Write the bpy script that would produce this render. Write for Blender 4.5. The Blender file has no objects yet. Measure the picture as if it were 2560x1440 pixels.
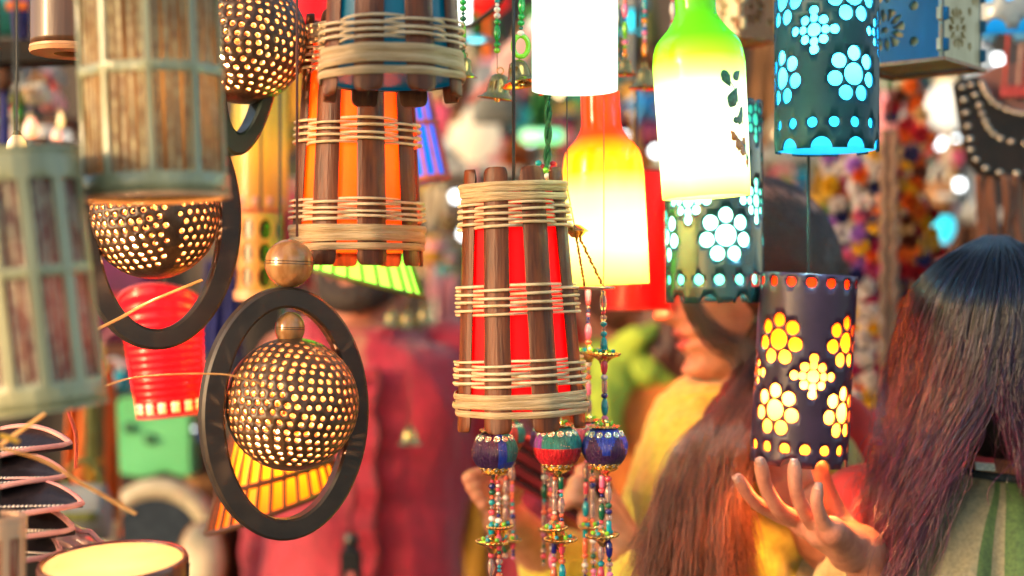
import bpy, bmesh, math, random
import numpy as np
from mathutils import Vector, Matrix, noise
from mathutils.geometry import delaunay_2d_cdt
R = random.Random(7)
SC = bpy.context.scene
COL = SC.collection
PI = math.pi
K = 0.72 / 2560            # metres per photograph pixel at one metre


def P(x, y, d):
    """The place in the street seen at photograph pixel (x, y) at distance d."""
    return Vector(((x - 1280) * K * d, d, 1.5 + (720 - y) * K * d))


def lin(*c):
    """sRGB 0-255 to linear."""
    if len(c) == 1:
        c = c[0]
    return tuple((v / 255 / 12.92 if v / 255 <= .04045 else ((v / 255 + .055) / 1.055) ** 2.4) for v in c[:3])


# ------------------------------------------------------------------ objects
def thing(name, label, cat, loc=(0, 0, 0), M=None, group=None):
    o = bpy.data.objects.new(name, None)
    o.empty_display_size = .02
    COL.objects.link(o)
    o.matrix_world = M if M is not None else Matrix.Translation(loc)
    o['label'] = label
    o['category'] = cat
    if group:
        o['group'] = group
    return o


def tag(o, label, cat, group=None):
    o['label'] = label
    o['category'] = cat
    if group:
        o['group'] = group
    return o


def struct(o):
    o['kind'] = 'structure'
    return o


class MB:
    def __init__(s):
        s.v, s.f, s.m = [], [], []

    def add(s, vs, fs, mi=0):
        b = len(s.v)
        s.v += [tuple(p) for p in vs]
        s.f += [tuple(i + b for i in f) for f in fs]
        s.m += [mi] * len(fs)
        return s

    def grid(s, rows, closed=False, mi=0, capa=False, capb=False):
        n = len(rows[0])
        vs = [p for r in rows for p in r]
        fs = []
        for i in range(len(rows) - 1):
            for j in range(n if closed else n - 1):
                a, b = i * n + j, i * n + (j + 1) % n
                fs.append((a, b, b + n, a + n))
        if capa:
            fs.append(tuple(reversed(range(n))))
        if capb:
            fs.append(tuple((len(rows) - 1) * n + j for j in range(n)))
        return s.add(vs, fs, mi)

    def lathe(s, prof, seg=32, M=None, mi=0, wob=None):
        M = M or Matrix()
        rows = []
        for r, z in prof:
            rows.append([M @ Vector((r * math.cos(t), r * math.sin(t), z)) for t in (2 * PI * j / seg for j in range(seg))])
        return s.grid(rows, True, mi)

    def ball(s, c, r, seg=16, mi=0, M=None):
        r = r if hasattr(r, '__len__') else (r, r, r)
        c = Vector(c)
        rows = []
        h = max(4, seg // 2)
        for i in range(h + 1):
            a = -PI / 2 + PI * i / h
            rows.append([(c + (M or Matrix()).to_3x3() @ Vector((r[0] * math.cos(a) * math.cos(t), r[1] * math.cos(a) * math.sin(t), r[2] * math.sin(a))))
                         for t in (2 * PI * j / seg for j in range(seg))])
        return s.grid(rows, True, mi)

    def tube(s, pts, rad, sides=8, closed=False, mi=0, flat=1.0, up=None):
        pts = [Vector(p) for p in pts]
        n = len(pts)
        rad = rad if hasattr(rad, '__len__') else [rad] * n
        rows = []
        prev = None
        for i, p in enumerate(pts):
            if closed:
                t = pts[(i + 1) % n] - pts[i - 1]
            else:
                t = pts[min(i + 1, n - 1)] - pts[max(i - 1, 0)]
            t = t.normalized() if t.length > 1e-9 else Vector((0, 0, 1))
            if prev is None:
                a = Vector(up) if up else (Vector((0, 0, 1)) if abs(t.z) < .9 else Vector((1, 0, 0)))
            else:
                a = prev
            a = (a - t * a.dot(t)).normalized()
            prev = a
            b = t.cross(a)
            rows.append([p + (a * math.cos(q) * flat + b * math.sin(q)) * rad[i] for q in (2 * PI * j / sides for j in range(sides))])
        if closed:
            rows.append(rows[0])
        return s.grid(rows, True, mi, not closed, not closed)

    def capsule(s, pts, rad, seg=14):
        """Tapered limb: tube plus a ball at each joint (to be fused)."""
        for p, r in zip(pts, rad):
            s.ball(p, r, seg)
        fine, fr = [], []
        for i in range(len(pts) - 1):
            s.tube([pts[i], pts[i + 1]], [rad[i], rad[i + 1]], seg)
        return s

    def box(s, lo, hi, M=None, mi=0):
        M = M or Matrix()
        vs = [M @ Vector((x, y, z)) for z in (lo[2], hi[2]) for y in (lo[1], hi[1]) for x in (lo[0], hi[0])]
        return s.add(vs, [(0, 2, 3, 1), (4, 5, 7, 6), (0, 1, 5, 4), (2, 6, 7, 3), (0, 4, 6, 2), (1, 3, 7, 5)], mi)

    def prism(s, poly, y0, y1, M=None, mi=0):
        """polygon in x,z extruded in y"""
        M = M or Matrix()
        n = len(poly)
        vs = [M @ Vector((x, y0, z)) for x, z in poly] + [M @ Vector((x, y1, z)) for x, z in poly]
        fs = [tuple(range(n)), tuple(reversed(range(n, 2 * n)))] + [(i, i + n, (i + 1) % n + n, (i + 1) % n) for i in range(n)]
        return s.add(vs, fs, mi)

    def mesh(s, name, mats, smooth=True, sharp=40, clean=True, bevel=0):
        me = bpy.data.meshes.new(name)
        me.from_pydata(s.v, [], s.f)
        for m in (mats if isinstance(mats, (list, tuple)) else [mats]):
            me.materials.append(m)
        me.polygons.foreach_set('material_index', s.m)
        if clean:
            bm = bmesh.new()
            bm.from_mesh(me)
            bmesh.ops.remove_doubles(bm, verts=bm.verts, dist=1e-6)
            bmesh.ops.dissolve_degenerate(bm, dist=1e-7, edges=bm.edges)
            bmesh.ops.recalc_face_normals(bm, faces=bm.faces)
            if bevel:
                es = [e for e in bm.edges if len(e.link_faces) == 2 and e.calc_face_angle(0) > .6]
                bmesh.ops.bevel(bm, geom=es, offset=bevel, segments=2, affect='EDGES', clamp_overlap=True)
            bm.to_mesh(me)
            bm.free()
        if smooth:
            me.polygons.foreach_set('use_smooth', [True] * len(me.polygons))
            if sharp:
                me.set_sharp_from_angle(angle=math.radians(sharp))
        me.update()
        return me

    def obj(s, name, mats, parent=None, **k):
        return put(name, s.mesh(name, mats, **k), parent)


def put(name, me, parent=None, M=None):
    o = bpy.data.objects.new(name, me)
    COL.objects.link(o)
    if parent is not None:
        o.parent = parent
    if M is not None:
        o.matrix_local = M
    return o


def axis_frame(bot, top, spin=0):
    """local z runs from bot to top, local -y looks at the viewer's street"""
    bot, top = Vector(bot), Vector(top)
    z = (top - bot).normalized()
    y = Vector((0, 1, 0))
    x = y.cross(z).normalized()
    y = z.cross(x)
    M = Matrix((x, y, z)).transposed().to_4x4()
    M.translation = bot
    return M @ Matrix.Rotation(spin, 4, 'Z')


# ---------------------------------------------------------------- materials
def nodes(name):
    m = bpy.data.materials.new(name)
    m.use_nodes = True
    nt = m.node_tree
    return m, nt, nt.nodes['Principled BSDF'], nt.nodes['Material Output']


def tex_coord(nt, scale, kind='Object'):
    tc = nt.nodes.new('ShaderNodeTexCoord')
    mp = nt.nodes.new('ShaderNodeMapping')
    mp.inputs['Scale'].default_value = scale if hasattr(scale, '__len__') else (scale,) * 3
    nt.links.new(tc.outputs[kind], mp.inputs['Vector'])
    return mp.outputs['Vector']


def pbr(name, c1, c2=None, scale=60, rough=.5, metal=0, bump=0, bscale=None, sheen=0, coat=0, detail=4, trans=0, lo=.35, hi=.65, spec=.5, sss=0):
    """A surface whose colour wanders between c1 and c2 with noise."""
    m, nt, b, out = nodes(name)
    L = nt.links
    c2 = c2 or tuple(v * .7 for v in c1)
    nz = nt.nodes.new('ShaderNodeTexNoise')
    nz.inputs['Scale'].default_value = 1
    nz.inputs['Detail'].default_value = detail
    L.new(tex_coord(nt, scale), nz.inputs['Vector'])
    cr = nt.nodes.new('ShaderNodeValToRGB')
    cr.color_ramp.elements[0].position = lo
    cr.color_ramp.elements[1].position = hi
    cr.color_ramp.elements[0].color = (*c2, 1)
    cr.color_ramp.elements[1].color = (*c1, 1)
    L.new(nz.outputs['Fac'], cr.inputs['Fac'])
    L.new(cr.outputs['Color'], b.inputs['Base Color'])
    b.inputs['Roughness'].default_value = rough
    b.inputs['Metallic'].default_value = metal
    b.inputs['Specular IOR Level'].default_value = spec
    if sheen:
        b.inputs['Sheen Weight'].default_value = sheen
    if coat:
        b.inputs['Coat Weight'].default_value = coat
        b.inputs['Coat Roughness'].default_value = .12
    if sss:
        b.inputs['Subsurface Weight'].default_value = sss
        b.inputs['Subsurface Radius'].default_value = (1, .35, .15)
        b.inputs['Subsurface Scale'].default_value = .008
    if bump:
        n2 = nt.nodes.new('ShaderNodeTexNoise')
        n2.inputs['Scale'].default_value = 1
        n2.inputs['Detail'].default_value = 6
        L.new(tex_coord(nt, bscale or scale), n2.inputs['Vector'])
        bp = nt.nodes.new('ShaderNodeBump')
        bp.inputs['Strength'].default_value = bump
        bp.inputs['Distance'].default_value = .004
        L.new(n2.outputs['Fac'], bp.inputs['Height'])
        L.new(bp.outputs['Normal'], b.inputs['Normal'])
    if trans:
        tr = nt.nodes.new('ShaderNodeBsdfTranslucent')
        L.new(cr.outputs['Color'], tr.inputs['Color'])
        mx = nt.nodes.new('ShaderNodeMixShader')
        mx.inputs[0].default_value = trans
        L.new(b.outputs[0], mx.inputs[1])
        L.new(tr.outputs[0], mx.inputs[2])
        L.new(mx.outputs[0], out.inputs['Surface'])
    return m


def glow(name, col, s):
    """A lamp filament, LED or tube: something that gives off light."""
    m, nt, b, out = nodes(name)
    b.inputs['Base Color'].default_value = (.8, .8, .8, 1)
    b.inputs['Emission Color'].default_value = (*col, 1)
    b.inputs['Emission Strength'].default_value = s
    return m


def shade(name, stops, zspan, trans=.6, emit=0, rough=.25, coat=.4, wob=0):
    """Lit glass / paper shade: painted colour by height, passes the bulb's light through."""
    m, nt, b, out = nodes(name)
    L = nt.links
    tc = nt.nodes.new('ShaderNodeTexCoord')
    sp = nt.nodes.new('ShaderNodeSeparateXYZ')
    L.new(tc.outputs['Object'], sp.inputs[0])
    mr = nt.nodes.new('ShaderNodeMapRange')
    mr.inputs['From Min'].default_value = zspan[0]
    mr.inputs['From Max'].default_value = zspan[1]
    src = sp.outputs['Z']
    if wob:
        nz = nt.nodes.new('ShaderNodeTexNoise')
        nz.inputs['Scale'].default_value = 18
        L.new(tc.outputs['Object'], nz.inputs['Vector'])
        ma = nt.nodes.new('ShaderNodeMath')
        ma.operation = 'MULTIPLY_ADD'
        ma.inputs[1].default_value = wob
        L.new(nz.outputs['Fac'], ma.inputs[0])
        L.new(src, ma.inputs[2])
        src = ma.outputs[0]
    L.new(src, mr.inputs['Value'])
    cr = nt.nodes.new('ShaderNodeValToRGB')
    e = cr.color_ramp.elements
    while len(e) < len(stops):
        e.new(.5)
    for q, (p, c) in zip(e, stops):
        q.position = p
        q.color = (*c, 1)
    L.new(mr.outputs[0], cr.inputs['Fac'])
    L.new(cr.outputs['Color'], b.inputs['Base Color'])
    b.inputs['Roughness'].default_value = rough
    b.inputs['Coat Weight'].default_value = coat
    b.inputs['Coat Roughness'].default_value = .08
    if emit:
        L.new(cr.outputs['Color'], b.inputs['Emission Color'])
        b.inputs['Emission Strength'].default_value = emit
    tr = nt.nodes.new('ShaderNodeBsdfTranslucent')
    L.new(cr.outputs['Color'], tr.inputs['Color'])
    mx = nt.nodes.new('ShaderNodeMixShader')
    mx.inputs[0].default_value = trans
    L.new(b.outputs[0], mx.inputs[1])
    L.new(tr.outputs[0], mx.inputs[2])
    L.new(mx.outputs[0], out.inputs['Surface'])
    return m


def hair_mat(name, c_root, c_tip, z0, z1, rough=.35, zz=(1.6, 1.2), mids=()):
    """Strand colour graded by height, varied per strand."""
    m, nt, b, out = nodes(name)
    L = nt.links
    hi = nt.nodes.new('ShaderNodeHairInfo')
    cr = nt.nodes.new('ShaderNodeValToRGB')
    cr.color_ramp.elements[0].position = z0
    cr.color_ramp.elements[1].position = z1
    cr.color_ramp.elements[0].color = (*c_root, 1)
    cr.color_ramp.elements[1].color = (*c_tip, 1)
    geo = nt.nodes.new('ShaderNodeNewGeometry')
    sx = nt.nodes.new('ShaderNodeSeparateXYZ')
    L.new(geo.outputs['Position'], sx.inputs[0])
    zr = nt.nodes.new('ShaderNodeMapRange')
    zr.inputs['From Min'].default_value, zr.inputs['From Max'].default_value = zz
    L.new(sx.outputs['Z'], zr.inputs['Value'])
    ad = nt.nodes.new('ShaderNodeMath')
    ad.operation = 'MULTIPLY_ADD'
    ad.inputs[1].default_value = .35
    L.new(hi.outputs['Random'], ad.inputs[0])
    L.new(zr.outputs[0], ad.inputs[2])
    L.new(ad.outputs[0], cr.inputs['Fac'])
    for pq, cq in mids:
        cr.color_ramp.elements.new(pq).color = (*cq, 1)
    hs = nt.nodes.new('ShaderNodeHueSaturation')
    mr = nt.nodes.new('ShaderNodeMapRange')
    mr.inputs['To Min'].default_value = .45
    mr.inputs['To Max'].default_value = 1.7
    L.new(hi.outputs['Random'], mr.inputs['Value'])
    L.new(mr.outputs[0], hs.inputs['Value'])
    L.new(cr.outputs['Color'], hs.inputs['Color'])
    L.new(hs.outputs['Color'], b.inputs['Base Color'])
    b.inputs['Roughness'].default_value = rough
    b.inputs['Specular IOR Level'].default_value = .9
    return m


def strands(name, parent, mat, curves, r0=.0003, r1=.0001):
    """curves: list of (n,3) arrays -> one hair-curve object"""
    hc = bpy.data.hair_curves.new(name)
    hc.add_curves([len(c) for c in curves])
    pos = np.concatenate(curves).astype(np.float32)
    hc.attributes['position'].data.foreach_set('vector', pos.ravel())
    rad = np.concatenate([np.linspace(r0, r1, len(c)) for c in curves]).astype(np.float32)
    at = hc.attributes.get('radius') or hc.attributes.new('radius', 'FLOAT', 'POINT')
    at.data.foreach_set('value', rad)
    hc.materials.append(mat)
    o = bpy.data.objects.new(name, hc)
    COL.objects.link(o)
    if parent:
        o.parent = parent
    return o


def fuse(mb, name, mats, voxel=.004, smooth=4, parent=None, disp=None, pick=None):
    """Join overlapping closed shapes into ONE continuous skin."""
    me = bpy.data.meshes.new('tmp')
    me.from_pydata(mb.v, [], mb.f)
    bm = bmesh.new()
    bm.from_mesh(me)
    bmesh.ops.remove_doubles(bm, verts=bm.verts, dist=1e-6)
    bmesh.ops.recalc_face_normals(bm, faces=bm.faces)
    bm.to_mesh(me)
    bm.free()
    t = bpy.data.objects.new('tmp', me)
    ts = bpy.data.scenes.new('tmp')
    ts.collection.objects.link(t)
    q = t.modifiers.new('r', 'REMESH')
    q.mode = 'VOXEL'
    q.voxel_size = voxel
    q.use_smooth_shade = True
    if smooth:
        q = t.modifiers.new('s', 'SMOOTH')
        q.factor = .5
        q.iterations = smooth
    vl = ts.view_layers[0]
    vl.update()
    out = bpy.data.meshes.new_from_object(t.evaluated_get(vl.depsgraph))
    bpy.data.scenes.remove(ts)
    bpy.data.objects.remove(t)
    bpy.data.meshes.remove(me)
    out.name = name
    if disp:
        n = len(out.vertices)
        co, nr = np.empty(n * 3, np.float32), np.empty(n * 3, np.float32)
        out.vertices.foreach_get('co', co)
        out.vertices.foreach_get('normal', nr)
        co, nr = co.reshape(-1, 3), nr.reshape(-1, 3)
        dd = np.array([disp(Vector(c)) for c in co], np.float32)
        out.vertices.foreach_set('co', (co + nr * dd[:, None]).ravel())
        out.update()
    out.materials.clear()
    for m in (mats if isinstance(mats, (list, tuple)) else [mats]):
        out.materials.append(m)
    mi = [0] * len(out.polygons)
    if pick:
        mi = [pick(p.center) for p in out.polygons]
    out.polygons.foreach_set('material_index', mi)
    out.polygons.foreach_set('use_smooth', [True] * len(out.polygons))
    return put(name, out, parent)


def spline(pts, n):
    """Catmull-Rom through pts, n samples (numpy)"""
    p = np.array([tuple(q) for q in pts], float)
    p = np.vstack([2 * p[0] - p[1], p, 2 * p[-1] - p[-2]])
    m = len(pts) - 1
    t = np.linspace(0, m - 1e-6, n)
    i = t.astype(int)
    f = (t - i)[:, None]
    a, b, c, d = p[i], p[i + 1], p[i + 2], p[i + 3]
    return .5 * (2 * b + (c - a) * f + (2 * a - 5 * b + 4 * c - d) * f ** 2 + (3 * b - a - 3 * c + d) * f ** 3)


def curve1(xs, ys, x):
    return float(np.interp(x, xs, ys))


def smooth1(xs, ys):
    """smooth interpolation of a short table"""
    q = spline(list(zip(xs, ys)), 300)
    o = np.argsort(q[:, 0])
    return lambda x: float(np.interp(x, q[o, 0], q[o, 1]))


CEIL = 2.25


def cord(parent, M, z0, mat, r=.0015, name='cord'):
    """flex from a lamp's local (0,0,z0) straight up to the wire grid overhead"""
    a = Vector((0, 0, z0))
    Mi = M.inverted()
    w = M @ a
    b = Mi @ Vector((w.x, w.y, CEIL))
    pts = [a + (b - a) * t for t in (0, .25, .5, .75, 1)]
    return MB().tube(pts, r, 6).obj(name, mat, parent)


def bulb(parent, z, mat, r=.014, name='bulb', x=0, y=0):
    prof = [(0, -r), (r * .55, -r * .83), (r * .9, -r * .43), (r, 0), (r * .9, r * .45), (r * .62, r * .95), (r * .45, r * 1.4), (.0, r * 1.4)]
    o = MB().lathe(prof, 16).obj(name, mat, parent)
    o.location = (x, y, z)
    return o
# =========================================================== shared materials
W = lambda *c: lin(*c)
CORD = pbr('black_flex', (.015, .016, .014), rough=.45)
CORD_R = pbr('brown_flex', (.09, .025, .018), rough=.4)
BAMBOO = pbr('dark_bamboo', (.17, .045, .013), (.065, .017, .006), scale=(160, 160, 14), rough=.45, spec=.35, bump=.25, bscale=(420, 420, 12))
CANE = pbr('split_cane', (.72, .53, .30), (.50, .32, .15), scale=(40, 40, 900), rough=.42, bump=.8, bscale=(50, 50, 1100), lo=.3, hi=.6)
TWINE = pbr('peeled_cane', (.78, .62, .40), (.60, .42, .22), scale=70, rough=.38, coat=.15, bump=.2, bscale=160)
COCO = pbr('coconut_shell', (.13, .065, .028), (.055, .026, .012), scale=90, rough=.38, coat=.15, bump=.25, bscale=300)
COCO_IN = pbr('raw_coconut_inside', (.74, .34, .12), (.58, .24, .08), scale=200, rough=.6)
RINGW = pbr('charred_ring_wood', (.050, .034, .025), (.030, .021, .016), scale=(30, 30, 60), rough=.45, bump=.03, bscale=(60, 60, 160))
BEADW = pbr('varnished_wood', (.50, .26, .10), (.32, .14, .045), scale=(120, 120, 20), rough=.2, coat=.6)
GROOVE = pbr('burnt_groove', (.05, .02, .01))
CARD = pbr('dark_lacquered_tin', (.034, .042, .055), (.026, .032, .042), scale=40, rough=.34, metal=.0, coat=.35, spec=.7)
BRASS = pbr('polished_brass', (.78, .55, .20), (.62, .40, .13), scale=50, rough=.2, metal=1)
PALEB = pbr('pale_bamboo_strip', (.56, .55, .40), (.36, .35, .24), scale=(90, 90, 10), rough=.38, bump=.3, bscale=(300, 300, 20), coat=.2)
RIM_O = pbr('varnished_cane_rim', (.80, .42, .20), (.68, .32, .14), scale=60, rough=.4)


# =========================================================== bamboo cone lamps
def stave_mesh(r0, r1, h, w0, w1, lo, hi, th=.0045, name='bamboo_stave'):
    """half-round split cane leaning along a cone, ends rounded"""
    mb = MB()
    rows = []
    nu = 11
    L = hi - lo
    fs_ = [0, .0007, .0018, .0034, .0055, .008]
    zs = [lo + q for q in fs_] + [lo + .008 + (L - .016) * i / 16 for i in range(1, 16)] + [hi - q for q in reversed(fs_)]
    for z in zs:
        t = z / h
        r = r0 + (r1 - r0) * t
        w = (w0 + (w1 - w0) * t) / 2
        e = min(z - lo, hi - z)
        q = max(0, 1 - e / .008)
        w *= .62 + .38 * math.sqrt(max(0, 1 - q ** 2.4))
        row = []
        for j in range(nu):
            u = -1 + 2 * j / (nu - 1)
            row.append((r + th * (1 - u * u) ** .7 + .0016, u * w, z))
        row += [(r + .0005, w * .96, z), (r + .0005, -w * .96, z)]
        rows.append(row)
    mb.grid(rows, True, 0, True, True)
    return mb.mesh(name, BAMBOO, sharp=50)


def twine_mesh(rf, z0, z1, n, count, amp=.0050, rad=.00118, off=.0048):
    mb = MB()
    rr = random.Random(int(z0 * 9000) + n)
    for i in range(count):
        z = z0 + (z1 - z0) * i / max(1, count - 1)
        ph = (i % 2) * PI
        k = rr.uniform(-.0006, .0006)
        pts = []
        for j in range(n * 14):
            t = 2 * PI * j / (n * 14)
            s = math.cos(n / 2 * t + ph + PI / 4 * 0)
            s = math.copysign(abs(s) ** .75, s)
            r = rf(z) + off + amp * s
            zz = z + k * .6 + .0004 * math.sin(2 * t + i)
            pts.append((r * math.cos(t), r * math.sin(t), zz))
        mb.tube(pts, rad * rr.uniform(.9, 1.15), 7, True)
    return mb


def wrap_mesh(rf, z0, z1, n, count=6, off=.0072):
    """wide flat band of overlapping split cane, wrapped over the staves"""
    mb = MB()
    rr = random.Random(int(z0 * 7000) + 3)
    for i in range(count):
        a = rr.uniform(0, 6.28)
        sw = (z1 - z0) / count
        rows = []
        for j in range(120):
            t = 2 * PI * j / 120
            z = z0 + sw * (i + .5) + sw * (.5 if i == 1 else .12) * math.sin(t * 1 + a)
            r = rf(z) + off + .0012 * math.cos(n * t) + .0009 * math.sin(2 * t + a * 2) + (.0008 if i % 2 else 0)
            half = sw * .56
            row = []
            for q, (dz, dr) in enumerate(((-1, -.0006), (-.7, .0004), (0, .0009), (.7, .0004), (1, -.0006), (0, -.0014))):
                row.append(((r + dr) * math.cos(t), (r + dr) * math.sin(t), z + dz * half))
            rows.append(row)
        rows.append(rows[0])
        mb.grid(rows, True)
    return mb


def bamboo_lamp(label, bx, tx, r0, r1, liner, bands, spin=0, n=8, cordmat=CORD, bmat=None, twists=None):
    """bx, tx: (x, y, d) of the bottom and top centres in the photograph. bands: ('wrap'|'twine', lo, hi, count) as height shares"""
    b, t = P(*bx), P(*tx)
    M = axis_frame(b, t, spin)
    h = (t - b).length
    o = thing('bamboo_lamp', label, 'lamp', M=M, group='bamboo stave lamps')
    rf = lambda z: r0 + (r1 - r0) * z / h
    mb = MB()
    mb.lathe([(rf(z), z) for z in (.004, h * .25, h * .5, h * .75, h - .004)] + [(rf(h) - .0012, h - .004)] + [(rf(z) - .0012, z) for z in (h * .5, .004)] + [(rf(0), .004)], 64)
    mb.obj('paper_liner', liner, o)
    MB().lathe([(0, h - .012), (r1 * .98, h - .012), (r1 * .98, h - .009), (0, h - .009)], 32).obj('top_disc', BAMBOO, o)
    if bmat:
        bulb(o, h * .45, bmat, .015)
    else:
        MB().lathe([(0, .006), (r0 - .0018, .006), (r0 - .0018, .009), (0, .009)], 40).obj('bottom_disc', liner, o)
    me = stave_mesh(r0, r1, h, .0262 * r0 / .054, .0232 * r0 / .054, -.009, h + .009)
    for k in range(n):
        put('bamboo_stave', me, o, Matrix.Rotation(2 * PI * k / n, 4, 'Z'))
    for kind, lo, hi, c in bands:
        if kind == 'wrap':
            wrap_mesh(rf, h * lo, h * hi, n, c).obj('cane_wrap', CANE, o)
        else:
            twine_mesh(rf, h * lo, h * hi, n, c).obj('woven_twine', TWINE, o)
    cord(o, M, h - .01, cordmat)
    return o


WARM = lambda s: glow('warm_bulb', (1, .62, .25), s)
RED_L = shade('red_paper', [(0, W(235, 12, 30)), (1, W(225, 10, 28))], (0, .2), trans=.6, emit=.03, rough=.6, coat=0)
AMB_L = shade('orange_paper', [(0, W(245, 120, 20)), (.5, W(250, 140, 25)), (1, W(235, 90, 15))], (0, .2), trans=.5, emit=.12, rough=.5, coat=0)
TEAL_L = shade('teal_paper', [(0, W(0, 105, 130)), (1, W(0, 100, 130))], (0, .2), trans=.4, emit=.1, rough=.35, coat=.2)
BLUE_L = shade('blue_paper', [(0, W(0, 120, 255)), (1, W(10, 140, 255))], (0, .2), trans=.5, emit=.5, rough=.5, coat=0)
FULL = [('wrap', .02, .115, 4), ('twine', .145, .245, 8), ('twine', .44, .555, 8), ('twine', .80, .895, 8), ('wrap', .905, .985, 4)]
bamboo_lamp('red lined bamboo stave lamp hanging in the middle of the stall', (1303, 1042, 1.2), (1283, 452, 1.2), .0498, .0375, RED_L, FULL, spin=math.radians(-111.7), bmat=WARM(22))
bamboo_lamp('orange glowing bamboo stave lamp with its bottom just above a green shade', (894, 640, 1.27), (897, 70, 1.27), .0535, .0415, AMB_L,
            [('wrap', .02, .13, 4), ('twine', .15, .235, 8), ('twine', .475, .575, 8), ('twine', .79, .89, 8), ('wrap', .905, .99, 4)], spin=math.radians(-116), bmat=WARM(60))
bamboo_lamp('teal lined bamboo stave lamp cut off by the top of the picture', (980, 218, 1.09), (975, -330, 1.09), .0492, .0385, TEAL_L,
            [('wrap', .02, .15, 4), ('twine', .175, .27, 7), ('twine', .5, .6, 8), ('wrap', .9, .98, 4)], spin=math.radians(-105), bmat=None)


def bar_lamp(label, bx, tx, r0, r1, liner, frame, n, bm=None, levels=(0, .5, 1), name='slatted_shade', spin=0, barw=.0025, cordtop=True, group=None, cat='lamp shade', skew=0):
    """cone of lit paper behind dark upright slats with hoops"""
    b, t = P(*bx), P(*tx)
    M = axis_frame(b, t, spin)
    h = (t - b).length
    o = thing(name, label, cat, M=M, group=group)
    rf = lambda z: r0 + (r1 - r0) * z / h
    sk = lambda x, y, z: z + skew * x * (1 - z / h)
    rows = [[(rf(h * i / 8) * math.cos(q), rf(h * i / 8) * math.sin(q), sk(rf(h * i / 8) * math.cos(q), 0, h * i / 8)) for q in (2 * PI * j / 64 for j in range(64))] for i in range(9)]
    MB().grid(rows, True).obj('paper_liner', liner, o)
    mb = MB()
    for k in range(n):
        q = 2 * PI * k / n
        c, s = math.cos(q), math.sin(q)
        mb.tube([((rf(z) + barw * .8) * c, (rf(z) + barw * .8) * s, sk(rf(z) * c, 0, z)) for z in (h * i / 6 for i in range(7))], barw, 6)
    mb.obj('slats', frame, o)
    for l in levels:
        z = h * l
        MB().tube([((rf(z) + barw) * math.cos(q), (rf(z) + barw) * math.sin(q), sk(rf(z) * math.cos(q), 0, z)) for q in (2 * PI * j / 48 for j in range(48))], barw * 1.5, 6, True).obj('hoop', frame, o)
    if bm:
        bulb(o, h * .4, bm, .02)
    if cordtop:
        cord(o, M, h, CORD)
    return o


YEL_L = shade('yellow_paper', [(0, W(255, 120, 5)), (.5, W(255, 175, 20)), (1, W(255, 80, 10))], (0, .16), trans=.5, emit=.25, rough=.5, coat=0)
GRN_L = shade('lime_paper', [(0, W(165, 255, 80)), (1, W(90, 225, 40))], (0, .14), trans=.5, emit=1.0, rough=.5, coat=0)
DARKBAR = pbr('dark_slat', (.10, .035, .012), rough=.5)
OLIVEBAR = pbr('olive_slat', (.12, .14, .03), rough=.5)
PINKBAR = pbr('coral_slat', (.70, .16, .10), rough=.5)
bar_lamp('yellow slatted cone shade glowing behind the coconut ball in the oval ring', (685, 1268, 1.5), (700, 900, 1.5), .067, .026, YEL_L, DARKBAR, 30, WARM(24), levels=(0, .22, 1), barw=.0021, skew=.42)
bar_lamp('small blue lamp with coral slats hanging behind the teal bamboo lamp', (1055, 452, 1.65), (1005, 150, 1.65), .0300, .021, BLUE_L, PINKBAR, 14, levels=(0, .45, 1), barw=.0022)
bar_lamp('lime green slatted cone shade under the orange bamboo lamp', (905, 704, 1.5), (880, 480, 1.5), .062, .035, GRN_L, OLIVEBAR, 26, glow('green_bulb', (.45, 1, .2), 9), levels=(0, 1), barw=.0016, skew=-.38)


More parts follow.
